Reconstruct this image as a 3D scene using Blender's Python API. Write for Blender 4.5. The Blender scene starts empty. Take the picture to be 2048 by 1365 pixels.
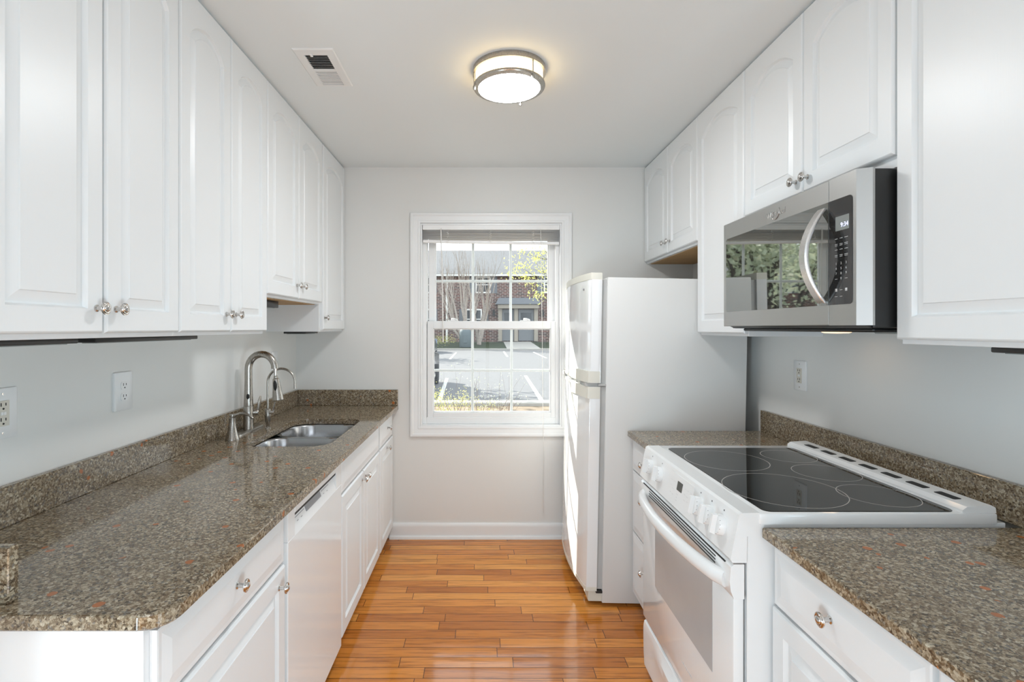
import bpy, bmesh, math, random
from mathutils import Vector, Matrix

S = bpy.context.scene
COL = S.collection
PI = math.pi
random.seed(11)

# ------------------------------------------------------------------ camera
F_PX, PPX, PPY, CAM_Z = 1010.0, 966.0, 657.0, 1.409
cam_d = bpy.data.cameras.new('camera')
cam = bpy.data.objects.new('camera', cam_d)
COL.objects.link(cam)
cam.location = (0, 0, CAM_Z)
cam.rotation_euler = (PI / 2, 0, 0)
cam_d.sensor_fit = 'HORIZONTAL'
cam_d.sensor_width = 36.0
cam_d.lens = 36.0 * F_PX / 2048.0
cam_d.shift_x = (1024 - PPX) / 2048.0
cam_d.shift_y = -(682.5 - PPY) / 2048.0
cam_d.clip_start = 0.05
cam_d.clip_end = 400
S.camera = cam

# ------------------------------------------------------------------ world, sun, exposure
W = bpy.data.worlds.new('sky')
S.world = W
W.use_nodes = True
W.node_tree.nodes['Background'].inputs[0].default_value = (0.86, 0.93, 1.0, 1)
W.node_tree.nodes['Background'].inputs[1].default_value = 2.0

sun_d = bpy.data.lights.new('sun', 'SUN')
sun_d.energy = 8.0
sun_d.angle = math.radians(0.53)
sun_d.color = (1.0, 0.95, 0.86)
sun = bpy.data.objects.new('sun', sun_d)
COL.objects.link(sun)
sun.rotation_euler = Vector((1.0, -0.92, -1.0)).to_track_quat('-Z', 'Y').to_euler()
sun.location = (-12, 20, 14)


def area(name, loc, direction, sx, sy, power, color):
    d = bpy.data.lights.new(name, 'AREA')
    d.shape = 'RECTANGLE'
    d.size, d.size_y = sx, sy
    d.energy = power
    d.color = color
    o = bpy.data.objects.new(name, d)
    COL.objects.link(o)
    o.location = loc
    o.rotation_euler = Vector(direction).to_track_quat('-Z', 'Y').to_euler()
    return o


# added fill lamp behind the camera; the window it sits in is made up
area('patio_daylight', (0.08, -2.16, 0.92), (0, 1, 0), 2.3, 1.5, 1.0, (0.72, 0.90, 1.0))
# two low fill lamps added against the solid side walls of that unseen room
area('left_window_daylight', (-1.22, -0.80, 0.50), (1, 0.0, 0), 0.8, 0.8, 38, (0.70, 0.89, 1.0))
area('right_window_daylight', (1.37, -0.80, 0.50), (-1, 0.0, 0), 0.8, 0.8, 38, (0.70, 0.89, 1.0))
# lamp under the microwave
area('hood_lamp', (1.26, 1.80, 1.386), (0, 0, -1), 0.07, 0.05, 0.03, (1.0, 0.66, 0.36))

S.view_settings.view_transform = 'Standard'
S.view_settings.look = 'None'
S.view_settings.gamma = 1.0
S.view_settings.use_curve_mapping = False
S.view_settings.exposure = 0.40


# ------------------------------------------------------------------ materials
def srgb(r, g, b):
    def f(c):
        c /= 255.0
        return c / 12.92 if c <= 0.04045 else ((c + 0.055) / 1.055) ** 2.4
    return (f(r), f(g), f(b), 1.0)


class NT:
    """tiny node-graph writer"""
    def __init__(self, name):
        self.m = bpy.data.materials.new(name)
        self.m.use_nodes = True
        self.t = self.m.node_tree
        self.b = self.t.nodes['Principled BSDF']
        self.out = self.t.nodes['Material Output']

    def n(self, kind, **kw):
        nd = self.t.nodes.new(kind)
        for k, v in kw.items():
            setattr(nd, k, v)
        return nd

    def link(self, a, b):
        self.t.links.new(a, b)

    def put(self, sock, v):
        if isinstance(v, bpy.types.NodeSocket):
            self.link(v, sock)
        else:
            sock.default_value = v

    def math(self, op, a, b=0.0, c=0.0):
        nd = self.n('ShaderNodeMath', operation=op)
        self.put(nd.inputs[0], a)
        self.put(nd.inputs[1], b)
        self.put(nd.inputs[2], c)
        return nd.outputs[0]

    def pos(self):
        return self.n('ShaderNodeNewGeometry').outputs['Position']

    def mapped(self, vec, scale):
        nd = self.n('ShaderNodeMapping')
        self.link(vec, nd.inputs[0])
        nd.inputs['Scale'].default_value = scale
        return nd.outputs[0]

    def ramp(self, fac, stops, interp='LINEAR'):
        nd = self.n('ShaderNodeValToRGB')
        nd.color_ramp.interpolation = interp
        el = nd.color_ramp.elements
        el[0].position, el[0].color = stops[0]
        el[1].position, el[1].color = stops[-1]
        for p, c in stops[1:-1]:
            e = el.new(p)
            e.color = c
        self.link(fac, nd.inputs[0])
        return nd.outputs[0]

    def mix(self, fac, a, b, blend='MIX'):
        nd = self.n('ShaderNodeMix', data_type='RGBA', blend_type=blend)
        self.put(nd.inputs[0], fac)
        self.put(nd.inputs[6], a)
        self.put(nd.inputs[7], b)
        return nd.outputs[2]

    def noise(self, vec, scale, detail=3.0, rough=0.5):
        nd = self.n('ShaderNodeTexNoise')
        if vec is not None:
            self.link(vec, nd.inputs['Vector'])
        nd.inputs['Scale'].default_value = scale
        nd.inputs['Detail'].default_value = detail
        nd.inputs['Roughness'].default_value = rough
        return nd.outputs[0]

    def bump(self, h, strength=0.2, dist=0.01):
        nd = self.n('ShaderNodeBump')
        nd.inputs['Strength'].default_value = strength
        nd.inputs['Distance'].default_value = dist
        self.link(h, nd.inputs['Height'])
        self.link(nd.outputs[0], self.b.inputs['Normal'])


def plain(name, col, rough=0.5, metal=0.0, bump=None, spec=None, coat=0.0, vary=0.0):
    t = NT(name)
    t.b.inputs['Base Color'].default_value = col
    t.b.inputs['Roughness'].default_value = rough
    t.b.inputs['Metallic'].default_value = metal
    if spec is not None:
        t.b.inputs['Specular IOR Level'].default_value = spec
    if coat:
        t.b.inputs['Coat Weight'].default_value = coat
        t.b.inputs['Coat Roughness'].default_value = 0.05
    if vary:
        f = t.noise(t.pos(), 7.0, 4.0)
        c2 = tuple(c * (1 - vary) for c in col[:3]) + (1,)
        t.link(t.ramp(f, [(0.3, c2), (0.7, col)]), t.b.inputs['Base Color'])
    if bump:
        sc, st, di = bump
        v = t.mapped(t.pos(), sc)
        t.bump(t.noise(v, 1.0, 4.0), st, di)
    return t.m


def emit(name, col, strength):
    t = NT(name)
    t.b.inputs['Base Color'].default_value = (0.8, 0.8, 0.8, 1)
    t.b.inputs['Emission Color'].default_value = col
    t.b.inputs['Emission Strength'].default_value = strength
    return t.m


def glass(name, tint=(1, 1, 1, 1), rough=0.0):
    t = NT(name)
    tr = t.n('ShaderNodeBsdfTransparent')
    tr.inputs[0].default_value = tint
    gl = t.n('ShaderNodeBsdfGlossy')
    gl.inputs['Roughness'].default_value = rough
    fr = t.n('ShaderNodeLayerWeight')
    mx = t.n('ShaderNodeMixShader')
    t.link(t.math('MULTIPLY_ADD', t.math('POWER', fr.outputs['Facing'], 5.0), 0.5, 0.02), mx.inputs[0])
    t.link(tr.outputs[0], mx.inputs[1])
    t.link(gl.outputs[0], mx.inputs[2])
    t.link(mx.outputs[0], t.out.inputs[0])
    return t.m


def granite():
    t = NT('granite')
    p = t.pos()
    nz = t.n('ShaderNodeTexNoise')
    t.link(p, nz.inputs['Vector'])
    nz.inputs['Scale'].default_value = 90.0
    vm = t.n('ShaderNodeVectorMath', operation='MULTIPLY_ADD')
    t.link(nz.outputs['Color'], vm.inputs[0])
    vm.inputs[1].default_value = (0.006, 0.006, 0.006)
    t.link(p, vm.inputs[2])
    q = vm.outputs[0]

    def vor(scale):
        v = t.n('ShaderNodeTexVoronoi')
        t.link(q, v.inputs['Vector'])
        v.inputs['Scale'].default_value = scale
        sx = t.n('ShaderNodeSeparateColor')
        t.link(v.outputs['Color'], sx.inputs[0])
        return sx.outputs[0], sx.outputs[1], v.outputs['Distance']
    a, a2, _ = vor(195.0)
    base = t.ramp(a, [(0.0, (0.045, 0.033, 0.022, 1)), (0.13, (0.14, 0.095, 0.053, 1)), (0.32, (0.25, 0.19, 0.12, 1)),
                      (0.53, (0.38, 0.305, 0.205, 1)), (0.72, (0.56, 0.48, 0.35, 1)), (0.87, (0.19, 0.19, 0.18, 1)),
                      (0.93, (0.74, 0.66, 0.51, 1))], 'CONSTANT')
    b, b2, _ = vor(430.0)
    fine = t.ramp(b, [(0.0, (0.05, 0.036, 0.025, 1)), (0.4, (0.18, 0.13, 0.085, 1)), (0.75, (0.46, 0.39, 0.285, 1))], 'CONSTANT')
    c = t.mix(0.40, base, fine)
    o, o2, od = vor(42.0)
    om = t.math('MULTIPLY', t.math('GREATER_THAN', o, 0.972), t.math('LESS_THAN', od, 0.42))
    c = t.mix(om, c, (0.46, 0.135, 0.03, 1))
    w = t.noise(p, 5.0, 3.0)
    c = t.mix(t.math('MULTIPLY', w, 0.42), c, (0.12, 0.078, 0.04, 1))
    t.link(c, t.b.inputs['Base Color'])
    t.b.inputs['Roughness'].default_value = 0.07
    t.b.inputs['Specular IOR Level'].default_value = 0.62
    return t.m


def oak_floor():
    t = NT('oak_floor')
    p = t.pos()
    sp = t.n('ShaderNodeSeparateXYZ')
    t.link(p, sp.inputs[0])
    x, y = sp.outputs[0], sp.outputs[1]
    v = t.math('DIVIDE', y, 0.0655)
    row = t.math('FLOOR', v)
    fv = t.math('FRACT', v)

    def wn(a, b):
        c = t.n('ShaderNodeCombineXYZ')
        t.put(c.inputs[0], a)
        t.put(c.inputs[1], b)
        w = t.n('ShaderNodeTexWhiteNoise', noise_dimensions='2D')
        t.link(c.outputs[0], w.inputs['Vector'])
        return w.outputs['Value']
    r1 = wn(row, 3.7)
    r2 = wn(row, 9.1)
    ln = t.math('MULTIPLY_ADD', r1, 0.55, 0.42)
    u = t.math('ADD', t.math('DIVIDE', x, ln), t.math('MULTIPLY', r2, 17.0))
    idx = t.math('FLOOR', u)
    fu = t.math('FRACT', u)
    tone = wn(row, idx)
    # grain stretched along the board
    c = t.n('ShaderNodeCombineXYZ')
    t.link(t.math('MULTIPLY_ADD', tone, 30.0, t.math('MULTIPLY', x, 5.0)), c.inputs[0])
    t.link(t.math('MULTIPLY', y, 85.0), c.inputs[1])
    t.link(t.math('MULTIPLY', tone, 50.0), c.inputs[2])
    g = t.noise(c.outputs[0], 1.0, 5.0, 0.6)
    col = t.ramp(tone, [(0.0, (0.47, 0.150, 0.022, 1)), (0.35, (0.62, 0.220, 0.036, 1)), (0.7, (0.70, 0.265, 0.048, 1)),
                        (1.0, (0.78, 0.34, 0.075, 1))])
    gr = t.ramp(g, [(0.30, (0.55, 0.48, 0.42, 1)), (0.52, (1, 1, 1, 1)), (0.8, (1.08, 1.05, 1.0, 1))])
    col = t.mix(1.0, col, gr, 'MULTIPLY')
    # joints
    du = t.math('MULTIPLY', t.math('MINIMUM', fu, t.math('SUBTRACT', 1.0, fu)), ln)
    dv = t.math('MULTIPLY', t.math('MINIMUM', fv, t.math('SUBTRACT', 1.0, fv)), 0.0655)
    dj = t.math('MINIMUM', du, dv)
    seam = t.math('LESS_THAN', dj, 0.0015)
    col = t.mix(t.math('MULTIPLY', seam, 0.88), col, (0.05, 0.018, 0.006, 1))
    t.link(col, t.b.inputs['Base Color'])
    t.b.inputs['Roughness'].default_value = 0.10
    t.b.inputs['Specular IOR Level'].default_value = 0.62
    # slightly cupped boards, each with its own tilt
    cup = t.math('POWER', t.math('ABSOLUTE', t.math('SUBTRACT', fv, 0.5)), 2.0)
    tilt = t.math('MULTIPLY', t.math('SUBTRACT', tone, 0.5), fv)
    h = t.math('ADD', t.math('MULTIPLY', cup, -0.9), t.math('MULTIPLY', tilt, 0.35))
    h = t.math('ADD', h, t.math('MULTIPLY', t.noise(t.mapped(p, (3, 9, 1)), 1.0, 2.0), 0.7))
    h = t.math('SUBTRACT', h, t.math('MULTIPLY', t.math('LESS_THAN', dj, 0.0016), 0.5))
    t.bump(h, 0.8, 0.0022)
    return t.m


def brick():
    t = NT('brick')
    p = t.pos()
    sp = t.n('ShaderNodeSeparateXYZ')
    t.link(p, sp.inputs[0])
    c = t.n('ShaderNodeCombineXYZ')
    t.link(sp.outputs[0], c.inputs[0])
    t.link(sp.outputs[2], c.inputs[1])
    b = t.n('ShaderNodeTexBrick')
    t.link(c.outputs[0], b.inputs['Vector'])
    b.inputs['Color1'].default_value = (0.13, 0.040, 0.026, 1)
    b.inputs['Color2'].default_value = (0.035, 0.015, 0.012, 1)
    b.inputs['Mortar'].default_value = (0.34, 0.29, 0.26, 1)
    b.inputs['Scale'].default_value = 1.0
    b.inputs['Brick Width'].default_value = 0.46
    b.inputs['Row Height'].default_value = 0.15
    b.inputs['Mortar Size'].default_value = 0.022
    t.link(b.outputs['Color'], t.b.inputs['Base Color'])
    t.b.inputs['Roughness'].default_value = 0.9
    return t.m


def brushed(name, col, rough, axis_scale):
    t = NT(name)
    t.b.inputs['Base Color'].default_value = col
    t.b.inputs['Metallic'].default_value = 1.0
    v = t.mapped(t.pos(), axis_scale)
    g = t.noise(v, 1.0, 3.0)
    t.link(t.math('MULTIPLY_ADD', g, 0.12, rough - 0.06), t.b.inputs['Roughness'])
    t.bump(g, 0.02, 0.001)
    return t.m


def leafy(name, stops, rough=0.6):
    t = NT(name)
    f = t.noise(t.pos(), 3.0, 3.0)
    t.link(t.ramp(f, stops), t.b.inputs['Base Color'])
    t.b.inputs['Roughness'].default_value = rough
    tl = t.n('ShaderNodeBsdfTranslucent')
    t.link(t.ramp(f, stops), tl.inputs[0])
    mx = t.n('ShaderNodeMixShader')
    mx.inputs[0].default_value = 0.4
    t.link(t.b.outputs[0], mx.inputs[1])
    t.link(tl.outputs[0], mx.inputs[2])
    t.link(mx.outputs[0], t.out.inputs[0])
    return t.m


M = {}
M['cab'] = plain('cabinet_paint', (0.785, 0.795, 0.80, 1), 0.36, bump=((260, 260, 14), 0.05, 0.002))
M['cabin'] = plain('cabinet_body_paint', (0.79, 0.795, 0.80, 1), 0.38, bump=((260, 260, 14), 0.05, 0.002))
M['wall'] = plain('greige_wall_paint', (0.76, 0.755, 0.735, 1), 0.75, bump=((170, 170, 170), 0.06, 0.002))
M['rear'] = plain('taupe_wall_paint', (0.20, 0.197, 0.19, 1), 0.75, bump=((170, 170, 170), 0.06, 0.002))  # unseen rear walls, darkened to cut the light they bounce forward
M['ceil'] = plain('ceiling_paint', (0.785, 0.815, 0.82, 1), 0.85, bump=((120, 120, 120), 0.05, 0.002))
M['trim'] = plain('trim_paint', (0.83, 0.835, 0.835, 1), 0.35, vary=0.02)
M['vinyl'] = plain('window_vinyl', (0.83, 0.84, 0.845, 1), 0.32, vary=0.02)
M['granite'] = granite()
M['floor'] = oak_floor()
M['chrome'] = plain('polished_nickel', (0.62, 0.60, 0.58, 1), 0.12, 1.0, bump=((90, 90, 90), 0.02, 0.001))
M['nickel'] = brushed('brushed_nickel', (0.43, 0.405, 0.37, 1), 0.28, (600, 600, 60))
M['steel'] = brushed('stainless_steel', (0.46, 0.46, 0.45, 1), 0.42, (900, 6, 900))
M['handle_steel'] = brushed('handle_steel', (0.66, 0.65, 0.64, 1), 0.26, (900, 900, 20))
M['sink'] = brushed('sink_steel', (0.52, 0.53, 0.55, 1), 0.22, (700, 30, 700))
M['black'] = plain('black_plastic', (0.012, 0.012, 0.012, 1), 0.35, vary=0.1)
M['black_glass'] = plain('mirror_black_glass', (0.30, 0.31, 0.30, 1), 0.02, 1.0, vary=0.02)
M['key_glass'] = plain('keypad_glass', (0.010, 0.010, 0.011, 1), 0.03, spec=0.9, vary=0.05)
M['cook_glass'] = plain('ceramic_glass', (0.012, 0.010, 0.007, 1), 0.03, spec=0.42, vary=0.05)
M['ring'] = plain('printed_ring', (0.42, 0.40, 0.37, 1), 0.3, vary=0.05)
M['appl'] = plain('white_enamel', (0.82, 0.825, 0.825, 1), 0.09, coat=0.3, vary=0.01)
M['fridge_side'] = plain('fridge_side_paint', (0.72, 0.715, 0.70, 1), 0.42, bump=((220, 220, 220), 0.06, 0.002))
M['cream'] = plain('cream_plastic', (0.74, 0.72, 0.64, 1), 0.35, vary=0.03)
M['gasket'] = plain('gasket', (0.50, 0.50, 0.49, 1), 0.6, vary=0.1)
M['dark'] = plain('dark_gap', (0.02, 0.02, 0.02, 1), 0.7, vary=0.1)
M['oven_win'] = plain('oven_window_glass', (0.47, 0.475, 0.48, 1), 0.14, spec=0.3, vary=0.04)
M['grey_print'] = plain('grey_print', (0.30, 0.30, 0.31, 1), 0.5, vary=0.05)
M['dark_print'] = plain('dark_print', (0.06, 0.06, 0.07, 1), 0.5, vary=0.05)
M['pale_print'] = plain('pale_print', (0.62, 0.62, 0.62, 1), 0.5, vary=0.05)
M['lcd'] = plain('lcd_window', (0.06, 0.065, 0.06, 1), 0.15, vary=0.1)
M['lcd_light'] = plain('grey_lcd', (0.24, 0.26, 0.25, 1), 0.15, vary=0.05)
M['digits'] = emit('lit_digits', (0.45, 0.5, 1.0, 1), 1.1)
M['plate'] = plain('outlet_plate', (0.82, 0.82, 0.82, 1), 0.3, vary=0.02)
M['almond'] = plain('almond_plastic', (0.68, 0.64, 0.56, 1), 0.35, vary=0.03)
M['ply'] = plain('plywood', (0.52, 0.31, 0.13, 1), 0.6, bump=((6, 120, 60), 0.1, 0.002), vary=0.15)
M['blind'] = plain('blind_vinyl', (0.90, 0.895, 0.89, 1), 0.5, vary=0.05)
M['cord'] = plain('cord', (0.80, 0.79, 0.76, 1), 0.7, vary=0.05)
M['vent'] = plain('vent_enamel', (0.82, 0.82, 0.81, 1), 0.5, vary=0.03)
M['lamp_dome'] = emit('lit_diffuser', (0.95, 0.98, 1.0, 1), 60.0)
M['lamp_drum'] = emit('lit_drum', (1.0, 0.72, 0.34, 1), 4.0)
M['bulb'] = emit('hood_bulb', (1.0, 0.62, 0.32, 1), 1.3)
M['glass'] = glass('window_glass', (0.97, 0.985, 0.98, 1))
M['brick'] = brick()
M['roof'] = plain('roof_shingle', (0.19, 0.19, 0.195, 1), 0.9, vary=0.2)
M['asphalt'] = plain('asphalt', (0.145, 0.145, 0.15, 1), 0.9, vary=0.1)
M['line'] = plain('road_paint', (0.62, 0.62, 0.60, 1), 0.8, vary=0.05)
M['curb'] = plain('concrete', (0.38, 0.36, 0.33, 1), 0.9, vary=0.1)
M['lawn'] = leafy('grass', [(0.3, (0.04, 0.06, 0.03, 1)), (0.7, (0.07, 0.10, 0.045, 1))])
M['mulch'] = plain('mulch', (0.26, 0.20, 0.14, 1), 0.95, vary=0.3)
M['bark'] = plain('pale_bark', (0.42, 0.36, 0.31, 1), 0.9, vary=0.3)
M['dkbark'] = plain('dark_bark', (0.10, 0.08, 0.07, 1), 0.9, vary=0.3)
M['yleaf'] = leafy('yellow_leaves', [(0.3, (0.55, 0.60, 0.12, 1)), (0.7, (0.78, 0.74, 0.25, 1))])
M['gleaf'] = leafy('green_leaves', [(0.3, (0.38, 0.43, 0.31, 1)), (0.55, (0.58, 0.62, 0.46, 1)), (0.75, (0.74, 0.68, 0.46, 1))])
M['sleaf'] = leafy('shrub_leaves', [(0.3, (0.40, 0.42, 0.10, 1)), (0.7, (0.66, 0.62, 0.22, 1))])
M['twig'] = plain('twigs', (0.16, 0.12, 0.09, 1), 0.9, vary=0.3)
M['white_ext'] = plain('white_exterior_paint', (0.78, 0.77, 0.74, 1), 0.6, vary=0.05)
M['tan_ext'] = plain('tan_exterior_paint', (0.33, 0.29, 0.235, 1), 0.6, vary=0.05)
M['shutter'] = plain('slate_shutter', (0.13, 0.14, 0.155, 1), 0.6, vary=0.05)
M['win_dark'] = plain('dark_pane', (0.03, 0.035, 0.04, 1), 0.1, vary=0.05)
M['door_ext'] = plain('grey_door', (0.16, 0.17, 0.18, 1), 0.5, vary=0.05)
M['util'] = plain('utility_green', (0.10, 0.13, 0.14, 1), 0.6, vary=0.1)
M['car_dark'] = plain('dark_car_paint', (0.03, 0.03, 0.035, 1), 0.2, coat=0.6, vary=0.05)
M['car_blue'] = plain('pale_blue_car_paint', (0.25, 0.33, 0.45, 1), 0.25, coat=0.6, vary=0.05)
M['tyre'] = plain('rubber', (0.02, 0.02, 0.02, 1), 0.9, vary=0.1)


# ------------------------------------------------------------------ mesh helpers
OFF = {}


class MB:
    def __init__(self):
        self.bm = bmesh.new()

    def box(self, x0, x1, y0, y1, z0, z1, bev=0.0, seg=1):
        vs = bmesh.ops.create_cube(self.bm, size=1.0)['verts']
        for v in vs:
            v.co = Vector(((x0 + x1) / 2 + v.co.x * (x1 - x0), (y0 + y1) / 2 + v.co.y * (y1 - y0),
                           (z0 + z1) / 2 + v.co.z * (z1 - z0)))
        if bev > 0:
            es = list({e for v in vs for e in v.link_edges})
            bmesh.ops.bevel(self.bm, geom=es, offset=bev, segments=seg, profile=0.5, affect='EDGES', clamp_overlap=True)
        return self

    def loops(self, rings, cap0=True, cap1=True):
        """bridge consecutive closed rings with equal counts"""
        vr = [[self.bm.verts.new(p) for p in r] for r in rings]
        n = len(vr[0])
        for a, b in zip(vr, vr[1:]):
            for i in range(n):
                j = (i + 1) % n
                try:
                    self.bm.faces.new((a[i], a[j], b[j], b[i]))
                except ValueError:
                    pass
        if cap0:
            self.bm.faces.new(vr[0][::-1])
        if cap1:
            self.bm.faces.new(vr[-1])
        return self

    def lathe(self, c, axis, prof, seg=24, cap0=True, cap1=True):
        c = Vector(c)
        ax = Vector(axis).normalized()
        a = ax.orthogonal().normalized()
        b = ax.cross(a)
        rings = []
        for r, h in prof:
            r = max(r, 1e-5)
            rings.append([c + ax * h + (a * math.cos(2 * PI * i / seg) + b * math.sin(2 * PI * i / seg)) * r for i in range(seg)])
        return self.loops(rings, cap0, cap1)

    def tube(self, pts, r, seg=12, flat=None, caps=True, up=None):
        """sweep a circle (or ellipse, flat=(ra, rb)) along pts; r may be a list"""
        pts = [Vector(p) for p in pts]
        n = len(pts)
        rs = r if isinstance(r, (list, tuple)) else [r] * n
        tans = []
        for i in range(n):
            t = pts[min(i + 1, n - 1)] - pts[max(i - 1, 0)]
            tans.append(t.normalized() if t.length > 1e-9 else Vector((0, 0, 1)))
        u = Vector(up) if up else tans[0].orthogonal()
        rings = []
        for i in range(n):
            t = tans[i]
            u = (u - t * u.dot(t))
            u = u.normalized() if u.length > 1e-9 else t.orthogonal().normalized()
            w = t.cross(u)
            fa, fb = flat if flat else (1, 1)
            rings.append([pts[i] + (u * fa * math.cos(2 * PI * k / seg) + w * fb * math.sin(2 * PI * k / seg)) * rs[i] for k in range(seg)])
        return self.loops(rings, caps, caps)

    def prism(self, poly, fn, a, b):
        """extrude a 2D polygon between depths a and b; fn(u, v, d) -> point"""
        return self.loops([[fn(u, v, a) for u, v in poly], [fn(u, v, b) for u, v in poly]])

    def quad(self, a, b, c, d):
        vs = [self.bm.verts.new(p) for p in (a, b, c, d)]
        self.bm.faces.new(vs)
        return self

    def text(self, s, size, org, right, up, extrude=0.0004):
        cu = bpy.data.curves.new('txt', 'FONT')
        cu.body = s
        cu.size = size
        cu.extrude = extrude
        cu.align_x = 'CENTER'
        cu.align_y = 'CENTER'
        ob = bpy.data.objects.new('txt', cu)
        me = bpy.data.meshes.new_from_object(ob)
        r, u = Vector(right), Vector(up)
        nn = r.cross(u)
        mat = Matrix((r, u, nn)).transposed().to_4x4()
        mat.translation = Vector(org)
        me.transform(mat)
        self.bm.from_mesh(me)
        bpy.data.objects.remove(ob)
        bpy.data.meshes.remove(me)
        bpy.data.curves.remove(cu)
        return self

    def build(self, name, mat, parent=None, angle=25.0, normals=True):
        bm = self.bm
        if normals:
            bmesh.ops.recalc_face_normals(bm, faces=bm.faces[:])
        lim = math.radians(angle)
        for f in bm.faces:
            f.smooth = True
        for e in bm.edges:
            if len(e.link_faces) == 2:
                e.smooth = e.calc_face_angle(0.0) < lim
        off = OFF.get(parent.name, Vector((0, 0, 0))) if parent else Vector((0, 0, 0))
        if off.length:
            bmesh.ops.translate(bm, verts=bm.verts[:], vec=-off)
        me = bpy.data.meshes.new(name)
        bm.to_mesh(me)
        bm.free()
        o = bpy.data.objects.new(name, me)
        me.materials.append(mat)
        COL.objects.link(o)
        if parent:
            o.parent = parent
            OFF[o.name] = off
        return o


def thing(name, label, cat, loc, group=None):
    o = bpy.data.objects.new(name, None)
    COL.objects.link(o)
    o.location = loc
    o.empty_display_size = 0.1
    OFF[o.name] = Vector(loc)
    o['label'] = label
    o['category'] = cat
    if group:
        o['group'] = group
    return o


def tag(o, label, cat, group=None, kind=None):
    o['label'] = label
    o['category'] = cat
    if group:
        o['group'] = group
    if kind:
        o['kind'] = kind
    return o


def struct(o, label=None, cat=None):
    o['kind'] = 'structure'
    if label:
        o['label'] = label
        o['category'] = cat or o.name.split('_')[0]
    return o


def arc(cx, cy, r, a0, a1, n):
    return [(cx + r * math.cos(math.radians(a0 + (a1 - a0) * i / n)), cy + r * math.sin(math.radians(a0 + (a1 - a0) * i / n))) for i in range(n + 1)]


def rrect(u0, u1, v0, v1, r, n=6):
    return (arc(u1 - r, v1 - r, r, 0, 90, n) + arc(u0 + r, v1 - r, r, 90, 180, n)
            + arc(u0 + r, v0 + r, r, 180, 270, n) + arc(u1 - r, v0 + r, r, 270, 360, n))


# faces: side(-1) = left run, facing +X ; side(+1) = right run, facing -X ; d counts outward from the face plane
def face_fn(side, xf):
    if side < 0:
        return lambda u, v, d: Vector((xf + d, u, v))
    return lambda u, v, d: Vector((xf - d, u, v))


def panel_loop(u0, u1, v0, v1, rise, inset, n=14):
    """rectangle with an arched top: springs at v1 - rise, apex at v1"""
    w = (u1 - u0)
    pts = [(u0 + inset, v0 + inset), (u1 - inset, v0 + inset)]
    if rise <= 0:
        for i in range(n + 1):
            f = i / n
            pts.append((u1 - inset + f * (u0 - u1 + 2 * inset), v1 - inset))
        return pts
    R = (w * w / 4 + rise * rise) / (2 * rise)
    cu, cv = (u0 + u1) / 2, v1 - R
    r = R - inset
    hw = w / 2 - inset
    a = math.asin(min(1, hw / r))
    for i in range(n + 1):
        an = a - 2 * a * i / n
        pts.append((cu + r * math.sin(an), cv + r * math.cos(an)))
    return pts


def outer_loop(u0, u1, v0, v1, inset, n=14):
    return panel_loop(u0, u1, v0, v1, 0, inset, n)


def door(name, parent, side, xf, u0, u1, v0, v1, style='arch', t=0.02):
    """raised-panel door; front plane at xf, thickness t behind it"""
    fn = face_fn(side, xf)
    L = []

    def add(pts, d):
        L.append([fn(u, v, d) for u, v in pts])
    add(outer_loop(u0, u1, v0, v1, 0), -t)
    add(outer_loop(u0, u1, v0, v1, 0), -0.006)
    if style == 'drawer':
        add(outer_loop(u0, u1, v0, v1, 0.004), -0.0065 + 0.0015)
        add(outer_loop(u0, u1, v0, v1, 0.012), -0.005)
        add(outer_loop(u0, u1, v0, v1, 0.034), -0.0005)
        add(outer_loop(u0, u1, v0, v1, 0.037), 0.0)
    else:
        add(outer_loop(u0, u1, v0, v1, 0.003), -0.002)
        add(outer_loop(u0, u1, v0, v1, 0.006), 0.0)
        st = 0.050
        rise = 0.055 if style == 'arch' else 0.0
        a = (u0 + st, u1 - st, v0 + 0.058, v1 - (0.080 if style == 'arch' else 0.055))
        for ins, d in ((0.0, 0.0), (0.0025, -0.006), (0.005, -0.0102), (0.009, -0.0105), (0.031, -0.0028), (0.033, -0.0005), (0.0345, -0.0005)):
            add(panel_loop(*a, rise, ins), d)
    return MB().loops(L).build(name, M['cab'], parent, 9.0)


def knob(parent, side, xf, y, z):
    ax = (1, 0, 0) if side < 0 else (-1, 0, 0)
    pr = [(0.0085, 0.0), (0.0085, 0.002), (0.0055, 0.004), (0.0052, 0.0165), (0.008, 0.019), (0.0150, 0.021), (0.0160, 0.0230),
          (0.0155, 0.0245), (0.0135, 0.0250), (0.0125, 0.0243), (0.0118, 0.0250), (0.0112, 0.0268), (0.0095, 0.0268), (0.0088, 0.0262),
          (0.0080, 0.0285), (0.0055, 0.0303), (0.0025, 0.0312), (0.0, 0.0313)]
    return MB().lathe((xf, y, z), ax, pr, 28).build('knob', M['chrome'], parent, 30)


# ------------------------------------------------------------------ room constants
XL, XR, YB, YR, ZC = -1.255, 1.410, 3.390, -2.20, 2.4895
WX0, WX1, WZ0, WZ1 = -0.420, 0.528, 0.748, 2.113     # window rough opening

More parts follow.
